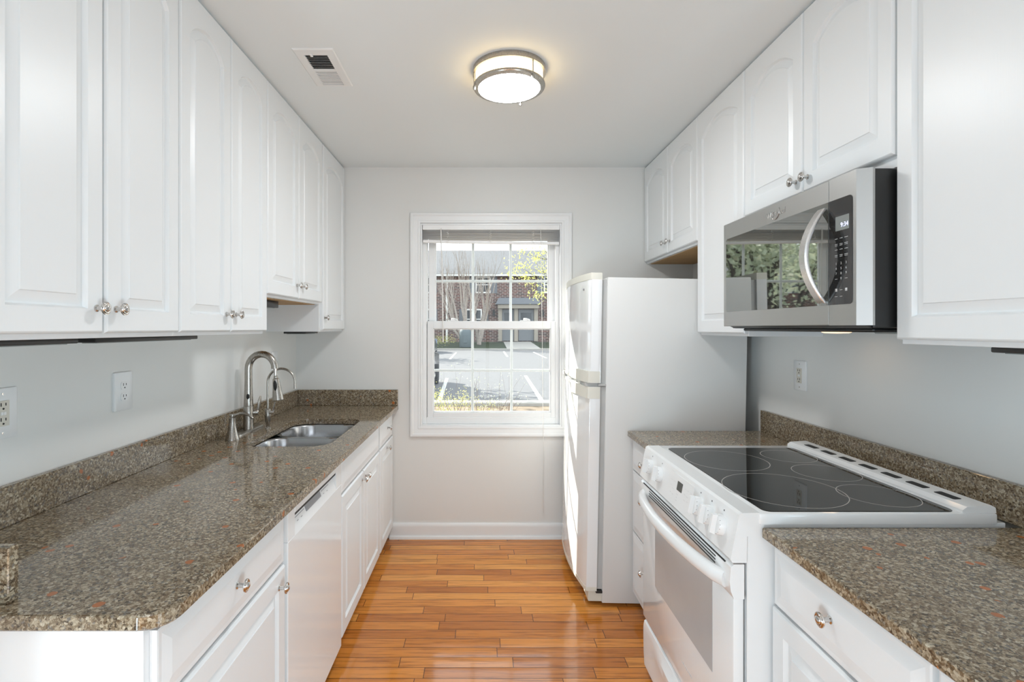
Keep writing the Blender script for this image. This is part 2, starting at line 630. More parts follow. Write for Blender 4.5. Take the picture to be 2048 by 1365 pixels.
struct(MB().box(XL - 0.12, XR + 0.12, YR - 0.12, YB + 0.13, -0.10, 0.0).build('floor', M['floor']),
       'glossy orange oak strip floor running across the galley kitchen')
struct(MB().box(XL - 0.12, XR + 0.12, YR - 0.12, YB + 0.13, ZC, ZC + 0.12).build('ceiling', M['ceil']), 'flat pale grey ceiling above the kitchen')
struct(MB().box(XL - 0.12, XL, 0.2, YB, 0.0, ZC).box(XL, -0.905, 0.55, 0.895, 0.0, ZC).build('wall_left', M['wall']), 'pale grey wall on the left behind the sink counter', 'wall')
struct(MB().box(XR, XR + 0.12, 0.2, YB, 0.0, ZC).build('wall_right', M['wall']), 'pale grey wall on the right behind the range', 'wall')
w = MB()
w.box(XL - 0.12, WX0, YB, YB + 0.13, 0, ZC).box(WX1, XR + 0.12, YB, YB + 0.13, 0, ZC)
w.box(WX0, WX1, YB, YB + 0.13, 0, WZ0).box(WX0, WX1, YB, YB + 0.13, WZ1, ZC)
struct(w.build('wall_back', M['wall']), 'greige end wall around the window', 'wall')
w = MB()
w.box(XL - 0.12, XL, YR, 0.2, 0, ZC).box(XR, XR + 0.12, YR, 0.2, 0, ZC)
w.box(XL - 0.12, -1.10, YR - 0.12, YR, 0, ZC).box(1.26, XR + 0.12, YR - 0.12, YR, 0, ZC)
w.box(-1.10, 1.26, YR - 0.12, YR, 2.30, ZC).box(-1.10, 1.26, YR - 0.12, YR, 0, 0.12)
struct(w.build('wall_rear', M['rear']), 'darkened unseen wall behind the photographer with an opening for the added fill light', 'wall')
# made-up frame around the rear fill lamp, unseen behind the camera
w = MB()
for x in (-1.10, 0.05, 1.20):
    w.box(x, x + 0.06, YR - 0.02, YR + 0.02, 0.12, 2.30, 0.004)
w.box(-1.10, 1.26, YR - 0.02, YR + 0.02, 0.12, 0.18, 0.004).box(-1.10, 1.26, YR - 0.02, YR + 0.02, 2.24, 2.30, 0.004)
struct(w.build('window_2', M['vinyl']), 'white frame added around the fill light behind the photographer', 'window')

# added frames dressing the two side fill lamps; the walls have no openings
for nm, xa, xb, lab in (('window_3', XL, XL + 0.03, 'low white frame added around the left fill light behind the photographer'),
                        ('window_4', XR - 0.03, XR, 'low white frame added around the right fill light behind the photographer')):
    w = MB()
    w.box(xa, xb, -1.26, -1.20, 0.04, 0.96, 0.004).box(xa, xb, -0.40, -0.34, 0.04, 0.96, 0.004)
    w.box(xa, xb, -1.20, -0.40, 0.04, 0.10, 0.004).box(xa, xb, -1.20, -0.40, 0.90, 0.96, 0.004)
    struct(w.build(nm, M['vinyl']), lab, 'window')

# baseboard on the end wall
b = MB()
prof = [(0.0, 0.0), (0.0, 0.103), (-0.006, 0.103), (-0.010, 0.098), (-0.013, 0.088), (-0.014, 0.080), (-0.014, 0.022), (-0.024, 0.019), (-0.027, 0.010), (-0.027, 0.0)]
b.prism(prof, lambda u, v, d: Vector((d, YB + u, v)), -0.625, XR)
struct(b.build('baseboard_back', M['trim']), 'white moulded baseboard along the end wall below the window', 'baseboard')

# ------------------------------------------------------------------ window_1
win = bpy.data.objects.new('window_1', None)
COL.objects.link(win)
win.location = (0.054, YB, WZ0)
OFF[win.name] = Vector(win.location)
struct(win, 'white double-hung window with six-over-six grids in the end wall', 'window')


def frame_rect(mb, x0, x1, z0, z1, wdt, y0, y1, bev=0.002, wb=None, wt=None):
    wb = wdt if wb is None else wb
    wt = wdt if wt is None else wt
    mb.box(x0, x0 + wdt, y0, y1, z0, z1, bev)
    mb.box(x1 - wdt, x1, y0, y1, z0, z1, bev)
    mb.box(x0 + wdt, x1 - wdt, y0, y1, z0, z0 + wb, bev)
    mb.box(x0 + wdt, x1 - wdt, y0, y1, z1 - wt, z1, bev)


# casing: mitred colonial profile swept round the opening
def casing_ring(ins, d):
    x0, x1, z0, z1 = -0.4866 + ins, 0.594 - ins, 0.684 + ins, 2.181 - ins
    return [Vector((x0, YB - d, z0)), Vector((x1, YB - d, z0)), Vector((x1, YB - d, z1)), Vector((x0, YB - d, z1))]


c = MB()
c.loops([casing_ring(i, d) for i, d in ((0, 0.0), (0, 0.019), (0.004, 0.021), (0.016, 0.021), (0.022, 0.016), (0.050, 0.012), (0.055, 0.014), (0.066, 0.012), (0.066, 0.0))], False, False)
c.build('casing', M['trim'], win, 25)
jb = MB()
frame_rect(jb, WX0, WX1, WZ0, WZ1, 0.012, YB - 0.004, YB + 0.125, 0.001)
frame_rect(jb, WX0 + 0.012, WX1 - 0.012, WZ0 + 0.012, WZ1 - 0.012, 0.026, YB + 0.030, YB + 0.115, 0.002, wb=0.045)
jb.box(WX0 + 0.012, WX0 + 0.045, YB + 0.072, YB + 0.078, WZ0 + 0.012, WZ1 - 0.012).box(WX1 - 0.045, WX1 - 0.012, YB + 0.072, YB + 0.078, WZ0 + 0.012, WZ1 - 0.012)
jb.build('jamb', M['vinyl'], win)


def sash(name, x0, x1, z0, z1, stile, rb, rt, y0, y1):
    o = MB()
    frame_rect(o, x0, x1, z0, z1, stile, y0, y1, 0.003, wb=rb, wt=rt)
    gx0, gx1, gz0, gz1 = x0 + stile, x1 - stile, z0 + rb, z1 - rt
    frame_rect(o, gx0, gx1, gz0, gz1, 0.006, y0 + 0.008, y1 - 0.006, 0.002)
    s = o.build(name, M['vinyl'], win)
    ym = (y0 + y1) / 2
    MB().box(gx0, gx1, ym - 0.001, ym + 0.001, gz0, gz1).build('pane', M['glass'], s)
    g = MB()
    for k in (1, 2):
        x = gx0 + (gx1 - gx0) * k / 3
        g.box(x - 0.009, x + 0.009, ym + 0.002, ym + 0.009, gz0, gz1, 0.0025)
    z = (gz0 + gz1) / 2
    g.box(gx0, gx1, ym + 0.0015, ym + 0.0095, z - 0.009, z + 0.009, 0.0025)
    g.build('grille', M['vinyl'], s)
    return s


lo = sash('lower_sash', -0.378, 0.500, 0.792, 1.458, 0.040, 0.046, 0.052, YB + 0.036, YB + 0.070)
up = sash('upper_sash', -0.372, 0.494, 1.400, 2.072, 0.044, 0.050, 0.055, YB + 0.076, YB + 0.108)
for x in (-0.204, 0.288):
    k = MB()
    k.box(x - 0.034, x + 0.034, YB + 0.038, YB + 0.068, 1.458, 1.464, 0.002)
    k.lathe((x, YB + 0.053, 1.464), (0, 0, 1), [(0.013, 0), (0.013, 0.010), (0.010, 0.014), (0, 0.015)], 16)
    k.tube([(x, YB + 0.053, 1.471), (x + 0.016, YB + 0.047, 1.470), (x + 0.030, YB + 0.041, 1.466)], [0.006, 0.005, 0.004], 8)
    k.build('sash_lock', M['vinyl'], lo)

# ------------------------------------------------------------------ blind
bl = thing('window_blind', 'raised white mini blind bunched at the top of the window', 'blind', (0.054, YB + 0.016, 2.10))
MB().box(-0.405, 0.515, YB - 0.004, YB + 0.026, 2.070, 2.101, 0.002).build('headrail', M['blind'], bl)
s = MB()
random.seed(4)
for i in range(14):
    z = 2.064 - i * 0.0042
    sl = -0.0105 * (i / 14.0)
    y0 = YB - 0.002 + random.uniform(-0.002, 0.002)
    dz = random.uniform(-0.0008, 0.0008)
    n = 8
    rings = []
    for k in range(n + 1):
        x = -0.403 + 0.914 * k / n
        zz = z + sl * (k / n) * 1.3 + dz
        rings.append([Vector((x, y0, zz)), Vector((x, y0 + 0.012, zz + 0.0016)), Vector((x, y0 + 0.024, zz)), Vector((x, y0 + 0.024, zz - 0.0006)), Vector((x, y0 + 0.012, zz + 0.0010)), Vector((x, y0, zz - 0.0006))])
    s.loops(rings)
s.build('slats', M['blind'], bl)
br = MB()
br.loops([[Vector((x, YB - 0.003 + dy, z + dz)) for dy, dz in ((0, 0), (0.026, 0), (0.026, 0.016), (0, 0.016))] for x, z in ((-0.403, 1.986), (0.511, 1.972))])
br.build('bottom_rail', M['blind'], bl)
MB().tube([(-0.281, YB - 0.010, 2.078), (-0.281, YB - 0.012, 2.05), (-0.272, YB - 0.016, 1.70), (-0.266, YB - 0.018, 1.315)], 0.0038, 8).build('tilt_wand', M['cord'], bl)
MB().tube([(0.386, YB - 0.008, 2.075), (0.388, YB - 0.014, 1.97), (0.395, YB - 0.026, 1.3), (0.402, YB - 0.028, 0.60), (0.400, YB - 0.020, 0.40), (0.399, YB - 0.02, 0.24), (0.404, YB - 0.02, 0.170)], 0.0016, 6).build('pull_cord', M['cord'], bl)
for x in (-0.236, 0.05, 0.335):
    ld = MB()
    pts = []
    for k in range(16):
        pts.append((x + 0.010 * math.sin(k * 2.3), YB - 0.006 + 0.002 * math.cos(k * 1.7), 2.062 - k * 0.0055))
    ld.tube(pts, 0.0015, 5)
    ld.build('ladder_cord', M['cord'], bl)

# ------------------------------------------------------------------ upper cabinets
XFL, XFR = -0.926, 1.080           # door fronts
ZT = 2.480


def upper(label, side, y0, y1, zbot, doors, cat='cabinet', group=None, ply=False, frame_drop=0.012, style='arch'):
    """doors: list of (u0, u1, knob_y or None)"""
    xf = XFL if side < 0 else XFR
    xw = XL if side < 0 else XR
    xb = xf + side * 0.0205
    t = thing('wall_cabinet', label, cat, ((xw + xf) / 2, (y0 + y1) / 2, zbot - frame_drop), group)
    a, b_ = sorted((xw - side * 0.001, xb))
    body = MB()
    body.box(a, b_, y0, y1, zbot - frame_drop, ZC - 0.001, 0.0008)
    body.build('cabinet_body', M['cabin'], t)
    if ply:
        pa, pb = sorted((xb + side * 0.02, xw - side * 0.003))
        MB().box(pa, pb, y0 + 0.013, y1 - 0.013, zbot - frame_drop - 0.003, zbot - frame_drop + 0.001).build('underside', M['ply'], t)['label'] = 'bare plywood underside'
    for u0, u1, ky, kz in doors:
        d = door('door', t, side, xf, u0, u1, zbot, ZT, style)
        if ky is not None:
            knob(d, side, xf, ky, kz)
    return t


G = 0.0015
upper('white arched two-door wall cabinet nearest the camera on the left, over the grounded outlets', -1, 0.915, 1.543, 1.397,
      [(0.928, 1.234, 1.210, 1.457), (1.242, 1.541, 1.274, 1.457)], group='wall cabinets on the left')
upper('white arched two-door wall cabinet on the left, second from the camera', -1, 1.543, 2.170, 1.397,
      [(1.547, 1.857, 1.822, 1.460), (1.861, 2.168, 1.893, 1.460)], group='wall cabinets on the left')
upper('short white two-door wall cabinet over the sink with bare plywood underside', -1, 2.170, 2.914, 1.558,
      [(2.174, 2.540, 2.512, 1.622), (2.544, 2.911, 2.586, 1.622)], group='wall cabinets on the left', ply=True)
upper('narrow white single-door wall cabinet on the left against the end wall', -1, 2.914, 3.388, 1.401,
      [(2.930, 3.384, 2.952, 1.470)], group='wall cabinets on the left')
upper('short white two-door wall cabinet above the refrigerator', 1, 2.549, 3.388, 1.852,
      [(2.551, 2.954, 2.921, 1.914), (2.958, 3.384, 2.997, 1.914)], group='wall cabinets on the right', ply=True)
upper('tall narrow white wall cabinet between refrigerator and microwave', 1, 2.090, 2.549, 1.387,
      [(2.093, 2.546, None, 0)], group='wall cabinets on the right')
upper('white two-door wall cabinet directly above the microwave', 1, 1.327, 2.090, 1.868,
      [(1.331, 1.705, 1.680, 1.913), (1.709, 2.087, 1.7425, 1.913)], group='wall cabinets on the right', frame_drop=0.030)
upper('large white wall cabinet at the right edge, nearest the camera', 1, 0.840, 1.325, 1.380,
      [(0.866, 1.3225, None, 0)], group='wall cabinets on the right')

# strip lights below the wall cabinets
for (x0, x1, y0, y1, z0, z1, lab) in (
        (-1.03, -0.972, 0.80, 1.215, 1.3725, 1.385, 'dark strip light under the nearest left cabinet, at the picture edge'),
        (-1.03, -0.968, 1.262, 1.715, 1.3725, 1.385, 'long dark strip light under the left cabinets over the duplex outlet'),
        (-1.10, -1.02, 2.330, 2.520, 1.510, 1.5455, 'dark fixture under the short cabinet over the sink'),
        (-1.16, -1.03, 2.935, 3.150, 1.3775, 1.389, 'dark strip light under the narrow cabinet by the end wall'),
        (1.12, 1.19, 0.84, 1.115, 1.3555, 1.368, 'black strip light under the large right cabinet')):
    t = thing('under_cabinet_light', lab, 'light', ((x0 + x1) / 2, (y0 + y1) / 2, z0), 'under-cabinet lights')
    MB().box(x0, x1, y0, y1, z0, z1, 0.003, 2).build('housing', M['black'], t)
    MB().box(x0 + 0.012, x1 - 0.012, y0 + 0.02, y1 - 0.02, z0 - 0.002, z0 + 0.001).build('lens', M['lcd_light'], t)

# ------------------------------------------------------------------ base cabinets
XBL, XBR = -0.602, 0.746
ZB = 0.862


def base(label, side, y0, y1, fronts, group, open_top=False):
    xf = XBL if side < 0 else XBR
    xw = XL if side < 0 else XR
    t = thing('base_cabinet', label, 'cabinet', ((xw + xf) / 2, (y0 + y1) / 2, 0), group)
    xb = xf + side * 0.0205
    a, b_ = sorted((xw - side * 0.001, xb))
    body = MB()
    body.box(a, b_, y0, y1, 0.088, 0.60 if open_top else ZB, 0.0008)
    if open_top:
        body.box(b_ - 0.02, b_, y0, y1, 0.60, ZB).box(a, b_ - 0.02, y0, y0 + 0.018, 0.60, ZB).box(a, b_ - 0.02, y1 - 0.018, y1, 0.60, ZB)
    body.build('cabinet_body', M['cabin'], t)
    a2, b2 = sorted((xw - side * 0.001, xf + side * 0.075))
    MB().box(a2, b2, y0 + 0.002, y1 - 0.002, 0.0, 0.088).build('toe_kick', M['cabin'], t)
    for kind, u0, u1, v0, v1, ky, kz in fronts:
        d = door('drawer' if kind == 'drawer' else ('false_front' if kind == 'false' else 'door'), t, side, xf, u0, u1, v0, v1,
                 'drawer' if kind in ('drawer', 'false') else 'square')
        if ky is not None:
            knob(d, side, xf, ky, kz)
    return t


base('white base cabinet with drawer and door at the near left corner of the counter', -1, 0.925, 1.548,
     [('drawer', 0.942, 1.540, 0.700, 0.845, 1.236, 0.779), ('door', 0.942, 1.540, 0.090, 0.690, 1.490, 0.642)], 'base cabinets on the left')
base('white two-door sink base cabinet beyond the dishwasher', -1, 2.148, 2.958,
     [('false', 2.160, 2.945, 0.700, 0.845, None, 0), ('door', 2.160, 2.548, 0.080, 0.690, 2.520, 0.655), ('door', 2.556, 2.945, 0.080, 0.690, 2.590, 0.655)], 'base cabinets on the left', True)
base('white drawer and door base cabinet on the left against the end wall', -1, 2.958, 3.388,
     [('drawer', 2.972, 3.384, 0.700, 0.845, 3.185, 0.780), ('door', 2.972, 3.384, 0.080, 0.690, 3.165, 0.660)], 'base cabinets on the left')
base('narrow white three-drawer base cabinet between refrigerator and range', 1, 2.080, 2.540,
     [('drawer', 2.088, 2.534, 0.705, 0.850, 2.330, 0.775), ('drawer', 2.088, 2.534, 0.400, 0.698, 2.330, 0.605), ('drawer', 2.088, 2.534, 0.088, 0.393, 2.330, 0.275)], 'base cabinets on the right')
base('white base cabinet with drawer and door beside the near side of the range', 1, 0.838, 1.312,
     [('drawer', 0.845, 1.302, 0.700, 0.846, 1.085, 0.782), ('door', 0.845, 1.306, 0.090, 0.692, None, 0)], 'base cabinets on the right')
base('white base cabinet at the bottom right edge of the picture', 1, 0.380, 0.838,
     [('drawer', 0.390, 0.832, 0.700, 0.846, None, 0), ('door', 0.390, 0.832, 0.090, 0.692, None, 0)], 'base cabinets on the right')

# ------------------------------------------------------------------ countertops
ZK0, ZK1 = 0.863, 0.893
SX0, SX1, SY0, SY1 = -1.062, -0.685, 2.205, 2.880


def sink_hole(ins=0.0, n=10):
    u0, u1, v0, v1 = SX0 + ins, SX1 - ins, SY0 + ins, SY1 - ins
    r = 0.085 - ins
    return arc(u1 - r, v1 - r, r, 0, 90, n) + arc(u0 + r, v1 - r, r, 90, 180, n) + arc(u0 + r, v0 + r, r, 180, 270, n) + arc(u1 - r, v0 + r, r, 270, 360, n)


def inset_poly(pts, d):
    """move every vertex of a convex counter-clockwise polygon inward by d"""
    out = []
    n = len(pts)
    for i in range(n):
        p, a, b = Vector(pts[i]), Vector(pts[i - 1]), Vector(pts[(i + 1) % n])
        e0, e1 = (p - a).normalized(), (b - p).normalized()
        n0, n1 = Vector((-e0.y, e0.x)), Vector((-e1.y, e1.x))
        m = (n0 + n1) / (1 + n0.dot(n1))
        out.append(tuple(p + m * d))
    return out


def slab_with_hole(outer, hole, z0, z1, bev):
    m = MB()
    rings = [[Vector((x, y, z)) for x, y in inset_poly(outer, ins)] for ins, z in
             ((bev, z0), (0.0, z0 + bev), (0.0, z1 - bev), (bev * 0.3, z1 - bev * 0.3), (bev, z1))]
    m.loops(rings, hole is None, hole is None)
    if hole:
        hr = [[Vector((x, y, z)) for x, y in h] for h, z in ((hole(-0.003), z1), (hole(-0.0005), z1 - 0.001), (hole(0.0), z1 - 0.003), (hole(0.0), z0))]
        m.loops(hr, False, False)
        for a, b in ((rings[-1], hr[0]), (rings[0], hr[-1])):
            es = []
            for r in (a, b):
                vs = [m.bm.verts.new(p) for p in r]
                es += [m.bm.edges.new((vs[k], vs[(k + 1) % len(vs)])) for k in range(len(vs))]
            bmesh.ops.triangle_fill(m.bm, use_beauty=True, edges=es)
        bmesh.ops.remove_doubles(m.bm, verts=m.bm.verts[:], dist=1e-6)
    return m


ct = thing('countertop', 'long speckled brown stone countertop with sink cut-out on the left', 'countertop', (-0.9, 2.1, ZK0))
XCL, YC0 = -0.569, 0.905
outl = [(XL + 0.001, YC0), (XCL - 0.055, YC0)] + arc(XCL - 0.055, YC0 + 0.055, 0.055, -90, 0, 8)[1:] + [(XCL, 3.388), (XL + 0.001, 3.388)]
slab_with_hole(outl, sink_hole, ZK0, ZK1, 0.004).build('slab', M['granite'], ct, 20)
tag(MB().box(XL + 0.001, XL + 0.021, 0.966, 3.386, ZK1, 0.998, 0.002).build('backsplash', M['granite']), 'long low stone backsplash on the left wall behind the sink', 'backsplash')
tag(MB().box(XL + 0.0215, XCL, 3.368, 3.388, ZK1, 0.998, 0.002).build('backsplash', M['granite']), 'short stone backsplash on the end wall beyond the sink', 'backsplash')
tag(MB().box(XL + 0.001, -0.886, 0.942, 0.965, ZK1, 0.998, 0.002).build('backsplash', M['granite']), 'stone end piece standing on the left counter at the picture edge', 'backsplash')

XCR = 0.724
t = thing('countertop', 'speckled brown stone countertop in the right foreground beside the range', 'countertop', (1.05, 0.85, ZK0))
slab_with_hole([(XCR, 0.38), (XR - 0.001, 0.38), (XR - 0.001, 1.3085), (XCR, 1.3085)], None, ZK0, ZK1, 0.004).build('slab', M['granite'], t, 20)
t = thing('countertop', 'small brown stone countertop between range and refrigerator', 'countertop', (1.05, 2.3, ZK0))
slab_with_hole([(XCR + 0.004, 2.0795), (XR - 0.001, 2.0795), (XR - 0.001, 2.540), (XCR + 0.004, 2.540)], None, ZK0, ZK1, 0.004).build('slab', M['granite'], t, 20)
o = MB().box(XR - 0.021, XR - 0.001, 0.38, 2.530, ZK1, 0.999, 0.002).build('backsplash', M['granite'])
tag(o, 'low brown stone backsplash strip on the right wall behind the range', 'backsplash')

# ------------------------------------------------------------------ sink
sk = thing('kitchen_sink', 'stainless steel double-bowl sink set under the left counter', 'sink', (-0.87, 2.54, 0.66))


def bowl(u0, u1, v0, v1, depth, rr):
    rings = []
    zt = ZK0 - 0.004
    for ins, z in ((-0.0128, zt - 0.0005), (-0.0128, zt), (0.0, zt), (0.003, zt - 0.006), (0.006, zt - depth * 0.55), (0.012, zt - depth + 0.03), (0.022, zt - depth + 0.010), (0.040, zt - depth), (0.12, zt - depth - 0.002)):
        r = max(rr - ins * 0.3, 0.02)
        r = min(r, (u1 - u0) / 2 - ins - 0.001, (v1 - v0) / 2 - ins - 0.001)
        rings.append([Vector((x, y, z)) for x, y in rrect(u0 + ins, u1 - ins, v0 + ins, v1 - ins, r, 9)])
    return rings


fl = MB()
B1 = (SX0 + 0.002, SX1 - 0.002, SY0 + 0.002, 2.530)
B2 = (SX0 + 0.002, SX1 - 0.002, 2.556, SY1 - 0.002)
hole1 = bowl(*B1, 0.19, 0.09)
hole2 = bowl(*B2, 0.19, 0.11)
fl.loops(hole1, False, True)
fl.build('near_bowl', M['sink'], sk, 60)
fl = MB()
fl.loops(hole2, False, True)
fl.build('far_bowl', M['sink'], sk, 60)
for y in (2.37, 2.71):
    MB().lathe((-0.87, y, ZK0 - 0.1965), (0, 0, 1), [(0.045, 0), (0.045, 0.002), (0.036, 0.003), (0.030, 0.0005), (0.0, 0.0005)], 24).build('drain', M['chrome'], sk)

# ------------------------------------------------------------------ faucets and soap dispenser
FX, FY = -1.182, 2.545
fa = thing('kitchen_faucet', 'tall brushed nickel pull-down faucet behind the sink', 'faucet', (FX, FY, ZK1))
MB().loops([[Vector((x, y, z)) for x, y in rrect(FX - 0.030 + i, FX + 0.030 - i, FY - 0.165 + i, FY + 0.13 - i, 0.029 - i, 8)] for i, z in ((0, ZK1), (0, ZK1 + 0.006), (0.004, ZK1 + 0.010))]).build('deck_plate', M['nickel'], fa, 50)
MB().lathe((FX, FY, ZK1 + 0.010), (0, 0, 1), [(0.026, 0), (0.026, 0.003), (0.0245, 0.012), (0.0235, 0.06), (0.0232, 0.112), (0.0225, 0.114)], 28).build('body', M['nickel'], fa, 50)
zb = ZK1 + 0.124
pts = [(FX, FY, zb), (FX, FY, zb + 0.004)]
rad = [0.0222, 0.0226]
for k in range(1, 8):
    f = k / 7
    pts.append((FX, FY, zb + 0.004 + f * 0.150))
    rad.append(0.0226 - 0.0046 * math.sin(f * PI / 2))
R = 0.066
cz = zb + 0.154 + 0.036
cxx = FX + R
pts.append((FX, FY, cz))
rad.append(0.0180)
for k in range(1, 15):
    a = PI - k / 14 * (PI + 0.02)
    pts.append((cxx + R * math.cos(a), FY + 0.003 * k / 14, cz + R * 1.08 * math.sin(a)))
    rad.append(0.0180 - 0.0012 * k / 14)
MB().tube(pts, rad, 20).build('spout', M['nickel'], fa, 50)
ex, ey, ez = pts[-1]
tip = Vector((ex + 0.001, ey, ez))
MB().tube([tip + Vector((0, 0, 0.004)), tip + Vector((0.001, 0, -0.018)), tip + Vector((0.003, 0, -0.046))], [0.0105, 0.0075, 0.007], 16).build('hose', M['chrome'], fa, 50)
hd = MB()
ax = Vector((0.10, 0.0, -1)).normalized()
hd.lathe(tip + Vector((0.003, 0, -0.036)), ax, [(0.007, 0), (0.0105, 0.003), (0.0105, 0.012), (0.0160, 0.016), (0.0175, 0.030), (0.0208, 0.065), (0.0258, 0.112), (0.0266, 0.122), (0.0238, 0.1255), (0.0, 0.1255)], 28)
sh = hd.build('spray_head', M['nickel'], fa, 40)
pc = tip + Vector((0.003, 0, -0.036)) + ax * 0.048
MB().loops([[pc + Vector((0, -0.0186 - dd, 0)) + ax * (0.026 * math.cos(a)) * s_ + Vector((0.0088 * math.sin(a) * s_, 0, 0)) + Vector((0, -0.0026 * math.cos(a), 0)) for a in [2 * PI * k / 20 for k in range(20)]] for s_, dd in ((1.0, -0.004), (1.0, 0.001), (0.85, 0.0025))]).build('spray_button', M['black'], sh, 40)
MB().loops([[Vector((FX + 0.006 + 0.0072 * math.sin(a) * s_, FY - 0.0205 - dd, zb + 0.050 + 0.0135 * math.cos(a) * s_)) for a in [2 * PI * k / 18 for k in range(18)]] for s_, dd in ((1.0, -0.006), (1.0, 0.0005), (0.8, 0.0015))]).build('sensor', M['black'], fa, 40)
lv = MB()
lv.lathe((FX + 0.018, FY + 0.010, ZK1 + 0.090), (0.9, 0.35, 0.0), [(0.0165, 0), (0.0165, 0.020), (0.0145, 0.026), (0.0, 0.028)], 22)
lv.tube([(FX + 0.040, FY + 0.018, ZK1 + 0.092), (FX + 0.042, FY + 0.020, ZK1 + 0.115), (FX + 0.046, FY + 0.022, ZK1 + 0.150), (FX + 0.050, FY + 0.024, ZK1 + 0.172)], [0.009, 0.010, 0.0125, 0.006], 14, flat=(1.0, 0.55), up=(0, 1, 0))
lv.build('lever', M['nickel'], fa, 50)

sd = thing('soap_dispenser', 'flared brushed nickel soap dispenser left of the tall faucet', 'soap dispenser', (-1.160, 2.336, ZK1))
MB().lathe((-1.160, 2.336, ZK1), (0, 0, 1), [(0.031, 0), (0.031, 0.003), (0.029, 0.010), (0.022, 0.035), (0.0165, 0.062), (0.0145, 0.085), (0.0150, 0.098), (0.0150, 0.101)], 28).build('base', M['nickel'], sd, 50)
n_ = MB()
n_.lathe((-1.160, 2.336, ZK1 + 0.101), (0, 0, 1), [(0.0075, 0), (0.0075, 0.010), (0.0130, 0.011), (0.0130, 0.016), (0.0, 0.018)], 20)
n_.tube([(-1.160, 2.336, ZK1 + 0.099), (-1.146, 2.336, ZK1 + 0.112), (-1.126, 2.337, ZK1 + 0.120), (-1.104, 2.338, ZK1 + 0.121), (-1.082, 2.338, ZK1 + 0.113), (-1.066, 2.339, ZK1 + 0.099)], [0.0075, 0.0072, 0.007, 0.0065, 0.006, 0.0052], 14)
n_.build('pump_spout', M['nickel'], sd, 50)

wf = thing('filter_faucet', 'slim gooseneck filtered-water tap right of the tall faucet', 'faucet', (-1.108, 2.60, ZK1))
MB().lathe((-1.108, 2.60, ZK1), (0, 0, 1), [(0.016, 0), (0.016, 0.004), (0.0105, 0.008), (0.0105, 0.030), (0.0135, 0.033), (0.0135, 0.098), (0.010, 0.102)], 22).build('stem', M['nickel'], wf, 50)
pts = [(-1.108, 2.60, ZK1 + 0.10), (-1.108, 2.60, ZK1 + 0.22)]
R = 0.070
for k in range(0, 17):
    a = PI - k / 16 * PI
    pts.append((-1.108 + R + R * math.cos(a), 2.60, ZK1 + 0.238 + R * math.sin(a)))
pts.append((-1.108 + 2 * R, 2.60, ZK1 + 0.205))
MB().tube(pts, 0.0058, 14).build('gooseneck', M['nickel'], wf, 50)
lv = MB()
lv.lathe((-1.096, 2.60, ZK1 + 0.083), (1, 0, 0), [(0.0075, 0), (0.0075, 0.016), (0.010, 0.017), (0.010, 0.022), (0, 0.023)], 16)
lv.tube([(-1.085, 2.60, ZK1 + 0.085), (-1.079, 2.60, ZK1 + 0.105), (-1.070, 2.60, ZK1 + 0.135)], [0.004, 0.0035, 0.003], 10)
lv.build('lever', M['chrome'], wf, 50)

# ------------------------------------------------------------------ dishwasher
dw = thing('dishwasher', 'white built-in dishwasher with recessed handle between left base cabinets', 'dishwasher', (-0.93, 1.848, 0))
MB().box(XL + 0.02, -0.645, 1.553, 2.143, 0.02, 0.858).build('tub', M['dark'], dw)
XD = -0.6005
d = MB()
d.box(XD - 0.030, XD, 1.555, 2.141, 0.062, 0.748, 0.002)
d.box(XD - 0.030, XD, 1.555, 1.612, 0.748, 0.857, 0.001)
d.box(XD - 0.030, XD, 2.068, 2.141, 0.748, 0.857, 0.001)
d.box(XD - 0.030, XD + 0.001, 1.612, 2.068, 0.819, 0.857, 0.0015)
d.prism([(XD, 0.747), (XD - 0.022, 0.809), (XD - 0.030, 0.809), (XD - 0.030, 0.747)], lambda u, v, dd: Vector((u, dd, v)), 1.612, 2.068)
dd_ = d.build('door', M['appl'], dw)
MB().box(XD - 0.03, XD - 0.004, 1.613, 2.067, 0.808, 0.8195).build('grip_slot', M['dark'], dd_)
MB().box(XL + 0.1, -0.69, 1.558, 2.138, 0.0, 0.06).build('kick_plate', M['cabin'], dw)


def slope_fn(u, h, d):   # u along Y, h = height on the slanted control strip
    f = (h - 0.747) / 0.062
    return Vector((XD - 0.022 * f + d * 0.95, u, h + d * 0.31))


MB().loops([[slope_fn(u, h, d_) for u, h in rrect(1.745, 1.905, 0.775, 0.799, 0.003, 3)] for d_ in (-0.001, 0.0008)]).build('display', M['grey_print'], dd_)
for u0, u1, h in ((1.645, 1.735, 0.789), (1.918, 2.005, 0.789)):
    MB().loops([[slope_fn(u, v, d_) for u, v in ((u0, h - 0.001), (u1, h - 0.001), (u1, h + 0.001), (u0, h + 0.001))] for d_ in (-0.001, 0.0006)]).build('control_bar', M['grey_print'], dd_)
for u, h in ((1.69, 0.800), (1.665, 0.776), (1.70, 0.776), (1.95, 0.800), (1.975, 0.774), (1.935, 0.776)):
    MB().loops([[slope_fn(u + a_, h + b_, d_) for a_, b_ in ((-0.006, -0.001), (0.006, -0.001), (0.006, 0.001), (-0.006, 0.001))] for d_ in (-0.001, 0.0006)]).build('button_mark', M['grey_print'], dd_)
lg = MB()
for k, wd in enumerate((0.004, 0.009, 0.010, 0.008)):
    y = 1.905 + k * 0.014
    lg.box(XD + 0.0009, XD + 0.0014, y - wd / 2, y + wd / 2, 0.836, 0.842)
lg.build('logo_marks', M['grey_print'], dd_)

